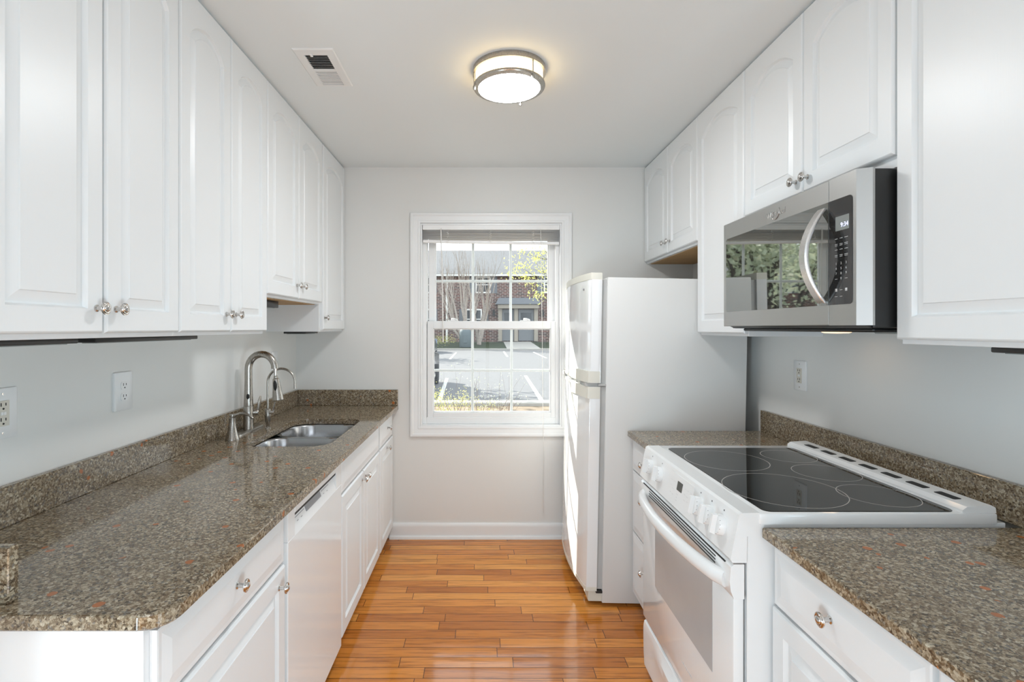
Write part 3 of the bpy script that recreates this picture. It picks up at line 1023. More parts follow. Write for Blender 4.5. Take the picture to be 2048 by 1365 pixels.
# ------------------------------------------------------------------ refrigerator (leans back slightly)
fr = thing('refrigerator', 'white top-freezer refrigerator with bowed doors in the right far corner', 'refrigerator', (0.601, 2.93, 0.0))
Y0, Y1 = 2.553, 3.310
b_ = MB()
b_.box(0.601, 1.312, Y0, Y1, 0.018, 1.668, 0.004, 2)
b_.build('cabinet', M['fridge_side'], fr)
for za, zb_ in ((0.085, 1.112), (1.130, 1.655)):
    MB().box(0.574, 0.602, Y0 + 0.010, Y1 - 0.01, za, zb_).build('gasket', M['gasket'], fr)
MB().box(0.535, 0.61, Y0 + 0.02, Y1 - 0.02, 0.015, 0.075, 0.004).build('toe_grille', M['cream'], fr)


def bow(y, extra=0.0):
    f = (y - (Y0 + Y1) / 2) / ((Y1 - Y0) / 2)
    return 0.4805 + 0.0375 * f * f - extra


def fridge_plan(extra=0.0, ya=Y0, yb=Y1, back=0.573):
    n = 22
    pts = [(back, ya)]
    for k in range(n + 1):
        y = ya + (yb - ya) * k / n
        x = bow(y, extra)
        if k == 0:
            pts += [(x + 0.010, y), (x + 0.003, y + 0.0025)]
        elif k == n:
            pts += [(x + 0.003, y - 0.0025), (x + 0.010, y)]
        else:
            pts.append((x, y))
    pts.append((back, yb))
    return pts


def vfn(u, v, d):
    return Vector((u, v, d))


fd = MB().prism(fridge_plan(), vfn, 0.098, 1.112).build('fridge_door', M['appl'], fr, 40)
fz = MB().prism(fridge_plan(), vfn, 1.131, 1.656).build('freezer_door', M['appl'], fr, 40)
MB().prism(fridge_plan(0.002), vfn, 1.656, 1.690).build('top_cap', M['cream'], fz, 40)
MB().prism(fridge_plan(0.0015), vfn, 0.078, 0.098).build('bottom_cap', M['cream'], fd, 40)
h_ = MB().prism(fridge_plan(0.010, Y0 - 0.0012, 2.845, 0.571), vfn, 1.132, 1.190)
h_.prism(fridge_plan(0.003, 2.845, Y1, 0.571), vfn, 1.132, 1.146)
h_.build('freezer_handle', M['cream'], fz, 40)
h_ = MB().prism(fridge_plan(0.010, Y0 - 0.0012, 2.845, 0.571), vfn, 1.052, 1.111)
h_.prism(fridge_plan(0.003, 2.845, Y1, 0.571), vfn, 1.098, 1.111)
h_.build('fridge_handle', M['cream'], fd, 40)
MB().box(0.50, 0.57, Y0 + 0.015, Y1 - 0.01, 1.112, 1.131).build('handle_gap', M['gasket'], fr)
MB().box(0.562, 0.606, Y0 + 0.001, Y0 + 0.025, 1.114, 1.129, 0.003).build('hinge', M['gasket'], fr)
MB().box(0.570, 0.606, Y0 + 0.001, Y0 + 0.02, 0.066, 0.080, 0.002).build('hinge', M['dark'], fr)
MB().box(bow(2.66) - 0.0015, bow(2.66) + 0.002, 2.645, 2.680, 1.606, 1.616, 0.001).build('badge', M['grey_print'], fz)
for y in (Y0 + 0.06, Y1 - 0.06):
    for x in (0.65, 1.25):
        MB().lathe((x, y, 0.0), (0, 0, 1), [(0.018, 0), (0.018, 0.012), (0.010, 0.02)], 12).build('foot', M['dark'], fr)
MB().box(1.041, 1.0425, Y0 - 0.0005, Y0 + 0.001, 1.405, 1.445).build('scuff_mark', M['pale_print'], fr)
fr.rotation_euler = (0, 0.0185, 0)

# ------------------------------------------------------------------ range
rg = thing('range', 'white slide-in electric range with black glass cooktop', 'stove', (1.02, 1.695, 0))
RY0, RY1 = 1.318, 2.072
MB().box(0.690, 1.365, RY0, RY1, 0.03, 0.900, 0.002).build('oven_body', M['appl'], rg)
MB().box(0.715, 1.30, RY0 + 0.03, RY1 - 0.03, 0.0, 0.03).build('plinth', M['dark'], rg)
cf = MB()
cf.box(0.718, 1.338, 1.3115, 2.0775, 0.8965, 0.927, 0.005, 2)
ck = cf.build('cooktop_frame', M['appl'], rg)
gl = MB().loops([[Vector((x, y, z)) for x, y in rrect(0.738 + i, 1.243 - i, 1.324 + i, 2.028 - i, 0.022, 6)] for i, z in ((0, 0.9262), (0, 0.9282), (0.001, 0.9288))])
gl = gl.build('glass_top', M['cook_glass'], ck, 15)
for x, y, r in ((0.884, 1.838, 0.140), (0.893, 1.508, 0.163), (1.145, 1.895, 0.092), (1.140, 1.680, 0.098), (1.134, 1.452, 0.098)):
    n = 72
    rings = [[Vector((x + rr * math.cos(2 * PI * k / n), y + rr * math.sin(2 * PI * k / n), z)) for k in range(n)] for rr, z in ((r - 0.0011, 0.9287), (r - 0.0011, 0.92895), (r + 0.0011, 0.92895), (r + 0.0011, 0.9287))]
    MB().loops(rings, False, False).build('burner_ring', M['ring'], gl)
vr = MB().prism([(1.250, 0.9268), (1.250, 0.934), (1.262, 0.943), (1.325, 0.947), (1.336, 0.941), (1.338, 0.9268)], lambda u, v, d: Vector((u, d, v)), RY0 - 0.002, RY1 + 0.002)
vr = vr.build('vent_rail', M['appl'], ck, 30)
for k in range(7):
    sl = MB()
    yc = 1.402 + k * 0.0965
    sl.loops([[Vector((x, y, 0.9405 + (x - 1.262) * 0.0635 + dz)) for x, y in rrect(1.278, 1.300, yc - 0.032, yc + 0.032, 0.004, 3)] for dz in (-0.002, 0.0032)])
    sl.build('vent_slot', M['dark'], vr)
# slanted control panel
cp = MB().prism([(0.722, 0.9275), (0.676, 0.9270), (0.668, 0.922), (0.645, 0.806), (0.650, 0.797), (0.6875, 0.797), (0.6885, 0.866), (0.733, 0.866), (0.733, 0.897), (0.722, 0.897)],
                lambda u, v, d: Vector((u, d, v)), RY0 - 0.002, RY1 + 0.002)
cp = cp.build('control_panel', M['appl'], rg, 25)
PB, PT = Vector((0.645, 0, 0.806)), Vector((0.668, 0, 0.922))
pdir = (PT - PB).normalized()
pn = Vector((-pdir.z, 0, pdir.x))


def pf(y, s, d):    # point on the slanted face: s metres up from its lower edge, d outward
    q = PB + pdir * s + pn * d
    return Vector((q.x, y, q.z))


for y in (1.392, 1.466, 1.540, 1.872, 1.978):
    kb = MB()
    kb.lathe(pf(y, 0.062, 0.0), pn, [(0.0285, 0), (0.0285, 0.003), (0.0275, 0.012), (0.0255, 0.018), (0.0, 0.0185)], 32)
    bar = [pf(y - 0.0075, 0.062 - 0.027, 0.017), pf(y + 0.0075, 0.062 - 0.027, 0.017), pf(y + 0.0075, 0.062 + 0.027, 0.017), pf(y - 0.0075, 0.062 + 0.027, 0.017)]
    top = [pf(y - 0.005, 0.062 - 0.025, 0.031), pf(y + 0.005, 0.062 - 0.025, 0.031), pf(y + 0.005, 0.062 + 0.025, 0.031), pf(y - 0.005, 0.062 + 0.025, 0.031)]
    kb.loops([bar, top])
    kk = kb.build('control_knob', M['appl'], cp, 35)
    tk = MB()
    for a in range(-130, 131, 26):
        ar = math.radians(a - 90)
        rr = 0.0268
        q = (y - rr * math.cos(ar) * 0.94, 0.062 - rr * math.sin(ar) * 0.94 * -1)
        p0 = pf(q[0], q[1], 0.0140)
        tk.lathe(p0, pn, [(0.0013, -0.001), (0.0013, 0.0035), (0, 0.0036)], 6)
    tk.build('dial_marks', M['grey_print'], kk)
    im = MB()
    im.loops([[pf(y + a_, 0.062 + 0.041 + b2_, d_) for a_, b2_ in ((-0.0022, -0.0022), (0.0022, -0.0022), (0.0022, 0.0022), (-0.0022, 0.0022))] for d_ in (-0.0005, 0.0004)])
    im.build('indicator_dot', M['dark_print'], cp)
tp = MB().loops([[pf(u, s_, d_) for u, s_ in rrect(1.585, 1.785, 0.012, 0.106, 0.004, 3)] for d_ in (-0.0005, 0.0010)])
tp = tp.build('touch_panel', M['appl'], cp, 30)
MB().loops([[pf(u, s_, d_) for u, s_ in rrect(1.668, 1.710, 0.058, 0.088, 0.002, 2)] for d_ in (0.0006, 0.0016)]).build('clock_display', M['lcd'], tp)
random.seed(8)
for u, s_ in ((1.76, 0.078), (1.735, 0.078), (1.76, 0.060), (1.74, 0.052), (1.755, 0.036), (1.735, 0.034), (1.70, 0.044), (1.70, 0.034), (1.70, 0.024), (1.645, 0.080), (1.625, 0.080), (1.645, 0.062), (1.625, 0.060), (1.640, 0.044), (1.618, 0.046), (1.60, 0.062), (1.60, 0.080)):
    ww = random.uniform(0.004, 0.008)
    MB().loops([[pf(u + a_, s_ + b2_, d_) for a_, b2_ in ((-ww, -0.0011), (ww, -0.0011), (ww, 0.0011), (-ww, 0.0011))] for d_ in (0.0006, 0.0013)]).build('button_mark', M['pale_print'], tp)
# oven door
od = MB()
od.box(0.655, 0.683, RY0 + 0.004, RY1 - 0.004, 0.236, 0.720, 0.004, 2)
od.prism([(0.656, 0.70), (0.648, 0.720), (0.645, 0.745), (0.648, 0.783), (0.656, 0.791), (0.683, 0.791), (0.683, 0.70)], lambda u, v, d: Vector((u, d, v)), RY0 + 0.002, RY1 - 0.002)
od = od.build('oven_door', M['appl'], rg, 30)
MB().loops([[Vector((0.655 - d_, u, v)) for u, v in ((1.441, 0.427), (1.920, 0.427), (1.920, 0.695), (1.441, 0.695))] for d_ in (-0.002, 0.0010)]).build('oven_window', M['oven_win'], od)
for z, ya, yb in ((0.784, 1.352, 2.040), (0.775, 1.405, 1.965), (0.766, 1.405, 1.965), (0.757, 1.405, 1.965)):
    xx = 0.6484 - (0.783 - z) * 0.079 if z < 0.783 else 0.6488
    MB().box(xx - 0.0012, xx + 0.004, ya, yb, z - 0.0017, z + 0.0017).build('vent_slit', M['dark'], od)
hp = []
for k in range(25):
    f = k / 24
    y = 1.352 + (2.040 - 1.352) * f
    hp.append((0.650 - 0.052 * (math.sin(f * PI) ** 0.62), y, 0.738 + 0.004 * math.sin(f * PI)))
MB().tube(hp, [0.0215] * 25, 18, flat=(0.80, 1.05), up=(1, 0, 0)).build('door_handle', M['appl'], od, 50)
lg = MB()
for k in range(9):
    y = 1.585 + k * 0.0095
    lg.box(0.6543, 0.6552, y, y + 0.0062, 0.3085, 0.3135)
lg.build('logo_marks', M['pale_print'], od)
# storage drawer
dr = MB()
n = 20
rings = []
for z, base_x, bul in ((0.030, 0.664, 0.0), (0.034, 0.660, 0.0), (0.090, 0.657, 0.0), (0.150, 0.656, 0.012), (0.185, 0.656, 0.015), (0.200, 0.657, 0.004), (0.214, 0.660, 0.0), (0.218, 0.666, 0.0)):
    ring = []
    for k in range(n + 1):
        f = k / n
        y = RY0 + 0.006 + (RY1 - RY0 - 0.012) * f
        sft = max(0.0, 1 - ((f - 0.5) / 0.34) ** 2)
        ring.append(Vector((base_x - bul * sft, y, z)))
    ring += [Vector((0.686, RY1 - 0.006, z)), Vector((0.686, RY0 + 0.006, z))]
    rings.append(ring)
dr.loops(rings)
dr.build('storage_drawer', M['appl'], rg, 30)

# ------------------------------------------------------------------ microwave
mw = thing('microwave', 'stainless over-the-range microwave with black glass and curved handle', 'microwave', (1.2, 1.71, 1.39))
MY0, MY1, MZ0, MZ1, MX = 1.329, 2.088, 1.417, 1.834, 0.995
MB().box(1.030, XR - 0.002, MY0 + 0.002, MY1 - 0.002, 1.409, 1.832, 0.003).build('housing', M['black'], mw)


def sfn(u, v, d):
    return Vector((MX - d, u, v))


def front_ring(u0, u1, v0, v1):
    return [(u0, v0), (u1, v0), (u1, v1), (u0, v1)]


SPL = 1.4525
# door (far part) and control panel surround (near part with a canted end)
dm = MB()
dm.loops([[Vector((x, y, z)) for y, z in front_ring(SPL + 0.001, MY1, MZ0, MZ1)] for x in (1.032, MX + 0.002)] + [[Vector((MX, y, z)) for y, z in front_ring(SPL + 0.002, MY1 - 0.002, MZ0 + 0.002, MZ1 - 0.002)]])
dm = dm.build('microwave_door', M['steel'], mw, 30)
pm = MB()
pm.prism([(1.032, MY0), (1.026, MY0), (MX, 1.346), (MX, SPL - 0.001), (1.032, SPL - 0.001)], lambda u, v, d: Vector((u, v, d)), MZ0, MZ1)
pm = pm.build('control_surround', M['steel'], mw, 20)
GZ0, GZ1 = 1.4755, 1.7715


def half_rr(u0, u1, v0, v1, r, near):
    if near:   # round the low-u corners only
        return [(u1, v1)] + arc(u0 + r, v1 - r, r, 90, 180, 5) + arc(u0 + r, v0 + r, r, 180, 270, 5) + [(u1, v0)]
    return arc(u1 - r, v1 - r, r, 0, 90, 5) + [(u0, v1), (u0, v0)] + arc(u1 - r, v0 + r, r, 270, 360, 5)


MB().loops([[sfn(u, v, d_) for u, v in half_rr(SPL + 0.002, 2.064, GZ0, GZ1, 0.010, False)] for d_ in (-0.002, 0.0012)]).build('door_glass', M['black_glass'], dm, 30)
kg = MB().loops([[sfn(u, v, d_) for u, v in half_rr(1.359, SPL - 0.0015, GZ0, GZ1, 0.012, True)] for d_ in (-0.002, 0.0012)]).build('keypad_glass', M['key_glass'], pm, 30)
ds = MB().loops([[sfn(u, v, d_) for u, v in rrect(1.3705, 1.4235, 1.6815, 1.7215, 0.001, 2)] for d_ in (0.0008, 0.0016)]).build('clock_display', M['lcd_light'], kg)
MB().text('9:34', 0.0175, sfn(1.388, 1.6955, 0.0018), (0, -1, 0), (0, 0, 1), 0.0002).build('clock_digits', M['digits'], ds, normals=False)
km = MB()
for r_ in range(4):
    for c_ in range(3):
        u = 1.421 - c_ * 0.0195
        z = 1.660 - r_ * 0.0155
        ww = (0.0052, 0.0058, 0.0066)[c_]
        km.loops([[sfn(u + a_, z + b2_, d_) for a_, b2_ in ((-ww, -0.0007), (ww, -0.0007), (ww, 0.0007), (-ww, 0.0007))] for d_ in (0.0008, 0.0014)])
        if r_ % 2:
            km.loops([[sfn(u + a_, z - 0.004 + b2_, d_) for a_, b2_ in ((-ww * .9, -0.0006), (ww * .9, -0.0006), (ww * .9, 0.0006), (-ww * .9, 0.0006))] for d_ in (0.0008, 0.0014)])
for i, ch in enumerate('123456789'):
    km.text(ch, 0.0095, sfn(1.421 - (i % 3) * 0.0195, 1.590 - (i // 3) * 0.0140, 0.0014), (0, -1, 0), (0, 0, 1), 0.0001)
km.text('0', 0.0095, sfn(1.4015, 1.548, 0.0014), (0, -1, 0), (0, 0, 1), 0.0001)
for u in (1.421, 1.382):
    km.loops([[sfn(u + a_, 1.516 + b2_, d_) for a_, b2_ in ((-0.0042, -0.0042), (0.0042, -0.0042), (0.0042, 0.0042), (-0.0042, 0.0042))] for d_ in (0.0008, 0.0013)])
for u, z in ((1.4015, 1.516), (1.4015, 1.498), (1.421, 1.498), (1.421, 1.547), (1.382, 1.547)):
    km.loops([[sfn(u + a_, z + b2_, d_) for a_, b2_ in ((-0.005, -0.0006), (0.005, -0.0006), (0.005, 0.0006), (-0.005, 0.0006))] for d_ in (0.0008, 0.0013)])
km.build('keypad_marks', M['pale_print'], kg, normals=False)
lo_ = MB()
lo_.text('Whirlpool', 0.0265, sfn(1.715, 1.800, 0.0006), (0, -1, 0), (0, 0, 1), 0.0006)
ringp = []
for k in range(22):
    a = math.radians(-205 + k * 250 / 21)
    ringp.append(sfn(1.715 - 0.020 * math.cos(a) - 0.006 * math.sin(a), 1.800 + 0.021 * math.sin(a), 0.0012))
lo_.tube(ringp, 0.0011, 6)
lo_.build('logo', M['chrome'], dm, normals=False)
hpts, n = [], 25
for k in range(n):
    f = k / (n - 1)
    hpts.append((f, math.sin(f * PI) ** 0.85))
hb = MB()
rings = []
for f, bb in hpts:
    z = 1.482 + (1.757 - 1.482) * f
    x = MX - 0.004 - 0.056 * bb
    ty = 0.0005
    rings.append([Vector((x, 1.4905, z)), Vector((x - 0.0045, 1.4885, z)), Vector((x - 0.0045, 1.4625, z)), Vector((x, 1.4600, z)), Vector((x + 0.006, 1.4600, z)), Vector((x + 0.006, 1.4905, z))])
hb.loops(rings)
hb.build('door_handle', M['handle_steel'], dm, 40)
hu = MB()
hu.prism([(1.012, 1.4165), (1.032, 1.4085), (1.032, 1.4175)], lambda u, v, d: Vector((u, d, v)), MY0 + 0.01, MY1 - 0.02)
hu.box(1.05, 1.36, MY0 + 0.03, MY1 - 0.05, 1.398, 1.4095, 0.004)
hu = hu.build('hood_base', M['black'], mw)
MB().lathe((1.26, 1.80, 1.3985), (0, 0, -1), [(0.045, 0), (0.045, 0.004), (0.036, 0.007), (0.0, 0.008)], 20).build('lamp_cover', M['bulb'], hu)
MB().lathe((1.15, 1.42, 1.3985), (0, 0, -1), [(0.04, 0), (0.038, 0.005), (0.0, 0.006)], 20).build('vent_disc', M['lcd_light'], hu)

# ------------------------------------------------------------------ ceiling lamp and vent
LX, LY = 0.109, 2.105
cl = thing('ceiling_light', 'round flush ceiling light with nickel rings and lit white diffuser', 'light', (LX, LY, ZC))
MB().lathe((LX, LY, ZC), (0, 0, -1), [(0.150, 0.0005), (0.150, 0.014), (0.10, 0.015)], 64).build('canopy', M['nickel'], cl, 40)
MB().lathe((LX, LY, ZC), (0, 0, -1), [(0.141, 0.013), (0.152, 0.013), (0.152, 0.024), (0.141, 0.024)], 64, False, False).build('upper_ring', M['nickel'], cl, 40)
MB().lathe((LX, LY, ZC), (0, 0, -1), [(0.1395, 0.014), (0.1395, 0.078)], 64, False, False).build('glass_drum', M['lamp_drum'], cl, 40)
MB().lathe((LX, LY, ZC), (0, 0, -1), [(0.139, 0.068), (0.1485, 0.068), (0.1495, 0.076), (0.1475, 0.079), (0.129, 0.083), (0.127, 0.078)], 64, False, False).build('lower_ring', M['nickel'], cl, 40)
MB().lathe((LX, LY, ZC), (0, 0, -1), [(0.128, 0.079), (0.120, 0.086), (0.09, 0.094), (0.05, 0.099), (0.0, 0.101)], 64, False, True).build('diffuser', M['lamp_dome'], cl, 40)
for a in (67, 187, 307):
    x, y = LX + 0.146 * math.cos(math.radians(a)), LY + 0.146 * math.sin(math.radians(a))
    MB().lathe((x, y, ZC), (0, 0, -1), [(0.0030, 0.02), (0.0030, 0.078), (0.0058, 0.080), (0.0058, 0.090), (0.0035, 0.094), (0.0, 0.095)], 12).build('post', M['nickel'], cl, 40)

vt = thing('ceiling_vent', 'white ceiling air vent with two banks of louvers', 'vent', (-0.657, 2.09, ZC))
VX0, VX1, VY0, VY1 = -0.738, -0.578, 1.945, 2.245
f_ = MB()


def vring(i, d):
    return [Vector((x, y, ZC - d)) for x, y in ((VX0 + i, VY0 + i), (VX1 - i, VY0 + i), (VX1 - i, VY1 - i), (VX0 + i, VY1 - i))]


def vring2(d):
    return [Vector((x, y, ZC - d)) for x, y in ((-0.702, 1.982), (-0.612, 1.982), (-0.612, 2.226), (-0.702, 2.226))]


f_.loops([vring(0, 0.0), vring(0, 0.003), vring(0.004, 0.006), vring(0.010, 0.006), vring2(0.008), vring2(0.0005)], False, False)
f_.box(-0.702, -0.612, 2.099, 2.109, ZC - 0.008, ZC - 0.001)
f_ = f_.build('frame', M['vent'], vt, 25)
MB().box(-0.702, -0.612, 1.982, 2.226, ZC - 0.0012, ZC - 0.0004).build('duct', M['dark'], vt)
lv = MB()
for bank, (ya, yb, tilt) in enumerate(((1.984, 2.099, -1), (2.109, 2.225, 1))):
    n = 9
    for k in range(n):
        yc = ya + (yb - ya) * (k + 0.5) / n
        dy, dz = 0.0062, 0.0034
        if tilt > 0:
            q = [(yc - 0.0024, ZC - 0.0036), (yc + 0.0024, ZC - 0.0056)]
        else:
            q = [(yc - dy, ZC - 0.0082), (yc + dy, ZC - 0.0016)]
        (ya_, za_), (yb_, zb_) = q
        lv.loops([[Vector((x, ya_, za_)), Vector((x, yb_, zb_)), Vector((x, yb_, zb_ + 0.0008)), Vector((x, ya_, za_ + 0.0008))] for x in (-0.702, -0.612)])
lv.build('louvers', M['vent'], vt)
MB().box(-0.678, -0.668, 1.972, 1.988, ZC - 0.014, ZC - 0.006, 0.002).build('damper_tab', M['vent'], vt)

# ------------------------------------------------------------------ outlets
SLOT = M['dark']


def outlet(label, side, yc, zc, kind):
    xw = XL if side < 0 else XR
    fn = face_fn(side, xw)
    t = thing('wall_outlet' if kind != 'switch' else 'wall_switch', label, 'outlet' if kind != 'switch' else 'switch', (xw, yc, zc), 'wall plates')
    hw, hh = 0.044, 0.066
    thick = 0.010 if side < 0 and kind == 'duplex' else 0.006
    pl = MB().loops([[fn(u, v, d_) for u, v in rrect(yc - hw + i, yc + hw - i, zc - hh + i, zc + hh - i, 0.004, 3)] for i, d_ in ((0, 0.0005), (0, thick - 0.002), (0.003, thick))])
    pl = pl.build('plate', M['plate'], t, 40)
    dd = 1 if side < 0 else -1
    if kind == 'switch':
        MB().loops([[fn(u, v, d_) for u, v in rrect(yc - 0.017, yc + 0.017, zc - 0.033, zc + 0.033, 0.002, 2)] for d_ in (0.004, thick + 0.002)]).build('rocker', M['plate'], t, 40)
        return t
    s = MB()

    def slots(cz, sc=1.0):
        for u, h in ((-0.0066, 0.0045), (0.0066, 0.0036)):
            s.loops([[fn(yc + u + a_, cz + 0.004 + b2_, d_) for a_, b2_ in ((-0.0011, -h), (0.0011, -h), (0.0011, h), (-0.0011, h))] for d_ in (thick - 0.001, thick + 0.0029)])
        s.loops([[fn(yc + 0.0026 * math.cos(a), cz - 0.0072 + 0.0026 * math.sin(a), d_) for a in [2 * PI * k / 12 for k in range(12)]] for d_ in (thick - 0.001, thick + 0.0029)])
    if kind == 'duplex':
        for cz in (zc + 0.0195, zc - 0.0195):
            pts = []
            for a in range(0, 360, 12):
                ar = math.radians(a)
                pts.append((yc + max(-0.0175, min(0.0175, 0.0185 * math.cos(ar))), cz + max(-0.0130, min(0.0130, 0.0185 * math.sin(ar)))))
            MB().loops([[fn(u, v, d_) for u, v in pts] for d_ in (thick - 0.002, thick + 0.0024)]).build('receptacle', M['plate'], t, 40)
            slots(cz)
    else:
        rc = MB().loops([[fn(u, v, d_) for u, v in rrect(yc - 0.0168, yc + 0.0168, zc - 0.033, zc + 0.033, 0.001, 2)] for d_ in (thick - 0.002, thick + 0.0022)]).build('receptacle', M['almond'], t, 40)
        for cz in (zc + 0.0195, zc - 0.0195):
            slots(cz)
        bt = MB()
        for u in (-0.004, 0.004):
            bt.loops([[fn(yc + u * 1.0 + a_, zc + b2_, d_) for a_, b2_ in ((-0.0033, -0.004), (0.0033, -0.004), (0.0033, 0.004), (-0.0033, 0.004))] for d_ in (thick + 0.001, thick + 0.0032)])
        bt.build('test_button', M['plate'], rc)
        sc = MB()
        for dz in (-0.051, 0.051):
            sc.lathe(fn(yc, zc + dz, thick - 0.0005), (dd, 0, 0), [(0.0032, 0), (0.0030, 0.0012), (0, 0.0014)], 12)
        sc.build('screw', M['chrome'], t)
    s.build('slots', SLOT, t)
    return t


outlet('white plate with almond grounded outlet at the left picture edge', -1, 1.313, 1.187, 'gfci')
outlet('white duplex outlet on the left wall over the long counter', -1, 1.752, 1.191, 'duplex')
outlet('white switch plate on the left wall behind the faucet', -1, 3.036, 1.203, 'switch')
outlet('white plate with almond outlet on the right wall behind the range', 1, 2.241, 1.199, 'gfci')

# ================================================================== outdoors
GZ = -0.34
Hh = CAM_Z - GZ


def P(px, py, y):
    return Vector(((px - PPX) * y / F_PX, y, CAM_Z - (py - PPY) * y / F_PX))


lot = struct(MB().box(-60, 60, 11.6, 40.0, GZ - 0.2, GZ).build('parking_lot', M['asphalt']), 'sunlit asphalt parking lot outside the window', 'parking lot')
ln_ = MB()


def stripe(p0, p1, wd=0.11):
    d_ = (Vector(p1) - Vector(p0)).normalized()
    nn = Vector((-d_.y, d_.x)) * wd / 2
    a, b2 = Vector(p0), Vector(p1)
    ln_.loops([[Vector((q.x, q.y, z)) for q in (a - nn, b2 - nn, b2 + nn, a + nn)] for z in (GZ - 0.002, GZ + 0.006)])


stripe((-1.04, 11.9), (-1.26, 17.7))
stripe((1.40, 11.6), (1.565, 18.6))
stripe((-1.87, 28.5), (-1.93, 36.4))
stripe((1.50, 31.0), (1.56, 38.0))
for x in (-3.8, -6.5, -9.2, 4.2, 6.9):
    stripe((x, 12.0), (x, 17.8))
    stripe((x - 0.5, 29.5), (x - 0.5, 37.0))
ln_.build('stall_lines', M['line'], lot)
struct(MB().box(-60, 60, 40.0, 40.25, GZ - 0.2, GZ + 0.14, 0.02).build('curb_far', M['curb']), 'pale curb along the far side of the parking lot', 'curb')
struct(MB().box(-60, 60, 11.2, 11.6, GZ - 0.2, GZ + 0.10, 0.02).build('curb_near', M['curb']), 'pale curb along the near side of the parking lot', 'curb')
struct(MB().box(-60, 60, YB + 0.14, 11.2, GZ - 0.2, GZ + 0.02).build('ground', M['mulch']), 'pale mulch bed below the window', 'ground')
lw = MB()
lw.loops([[Vector((-60, 40.25, GZ + 0.1)), Vector((60, 40.25, GZ + 0.1)), Vector((60, 49, 0.25)), Vector((-60, 49, 0.25))], [Vector((-60, 40.25, GZ - 0.2)), Vector((60, 40.25, GZ - 0.2)), Vector((60, 49, GZ - 0.2)), Vector((-60, 49, GZ - 0.2))]])
struct(lw.build('lawn', M['lawn']), 'green lawn strip before the brick row house', 'lawn')
struct(MB().loops([[P(x, 657, 1) * 0 + Vector((u, y, GZ + 0.115 + (y - 40.25) * 0.055 + z)) for u, y in ((1.9, 40.3), (4.6, 40.3), (4.4, 46.9), (1.9, 46.9))] for z, x in ((0, 0), (0.03, 0))]).build('walkway', M['curb']), 'concrete walkway leading to the entrance', 'walkway')

# brick row house
BYF = 47.0
hs = thing('brick_house', 'two-storey brick row house across the parking lot', 'building', (0, BYF, 0.1))
EZ = 6.45
MB().box(-34, 30, BYF, BYF + 9, 0.0, EZ).build('brick_wall', M['brick'], hs)
rf = MB()
rf.loops([[Vector((-34.4, BYF - 0.5, EZ)), Vector((30.4, BYF - 0.5, EZ)), Vector((30.4, BYF + 4.5, EZ + 2.9)), Vector((-34.4, BYF + 4.5, EZ + 2.9))],
          [Vector((-34.4, BYF + 9.5, EZ - 0.2)), Vector((30.4, BYF + 9.5, EZ - 0.2)), Vector((30.4, BYF + 4.6, EZ + 2.7)), Vector((-34.4, BYF + 4.6, EZ + 2.7))]])
rf.build('roof', M['roof'], hs)
MB().box(-34.3, 30.3, BYF - 0.45, BYF - 0.2, EZ - 0.22, EZ + 0.02).build('gutter', M['white_ext'], hs)
MB().box(-3.45, -3.28, BYF - 0.15, BYF - 0.01, 0.1, EZ - 0.2).build('downspout', M['white_ext'], hs)


def house_window(xc, zc, wd, ht, shut=True):
    f = MB()
    frame_rect(f, xc - wd / 2, xc + wd / 2, zc - ht / 2, zc + ht / 2, 0.12, BYF - 0.08, BYF + 0.01, 0.0)
    f.box(xc - wd / 2, xc + wd / 2, BYF - 0.07, BYF, zc - 0.04, zc + 0.04)
    f.box(xc - 0.03, xc + 0.03, BYF - 0.06, BYF, zc - ht / 2, zc + ht / 2)
    f = f.build('window', M['white_ext'], hs)
    MB().box(xc - wd / 2 + 0.1, xc + wd / 2 - 0.1, BYF - 0.03, BYF - 0.005, zc - ht / 2 + 0.1, zc + ht / 2 - 0.1).build('pane', M['win_dark'], f)
    if shut:
        for s_ in (-1, 1):
            x0 = xc + s_ * (wd / 2 + 0.06)
            x1 = x0 + s_ * 0.55
            MB().box(min(x0, x1), max(x0, x1), BYF - 0.07, BYF - 0.01, zc - ht / 2, zc + ht / 2).build('shutter', M['shutter'], hs)


house_window(0.0, 5.45, 1.40, 1.55)
house_window(-5.6, 5.45, 1.40, 1.55)
house_window(6.30, 5.45, 1.30, 1.55)
house_window(-0.85, 2.25, 1.50, 1.90)
house_window(-5.6, 2.25, 1.50, 1.90)
for x in (-11, -16, -21, -26):
    house_window(x, 5.45, 1.4, 1.55)
    house_window(x, 2.25, 1.5, 1.9)
# entrance porch
pr = MB()
pr.loops([[Vector((1.15, BYF - 0.9, 3.62)), Vector((5.35, BYF - 0.9, 3.62)), Vector((5.35, BYF, 3.62)), Vector((1.15, BYF, 3.62))],
          [Vector((1.45, BYF - 0.5, 4.22)), Vector((5.05, BYF - 0.5, 4.22)), Vector((5.05, BYF, 4.22)), Vector((1.45, BYF, 4.22))]])
pr.build('porch_roof', M['shutter'], hs)
en = MB()
en.box(1.35, 5.15, BYF - 0.75, BYF, 3.22, 3.60, 0.03)
for x in (1.40, 2.88, 4.72):
    en.box(x, x + 0.36, BYF - 0.40, BYF, 0.2, 3.25, 0.02)
en.build('entrance_surround', M['tan_ext'], hs)
for x0, x1 in ((1.78, 2.86), (3.30, 4.70)):
    e = MB().box(x0, x1, BYF - 0.16, BYF - 0.01, 0.25, 3.15).build('entrance_door', M['door_ext'], hs)
    MB().box(x0 + 0.2, x1 - 0.2, BYF - 0.19, BYF - 0.15, 1.55, 2.85).build('door_light', M['win_dark'], e)
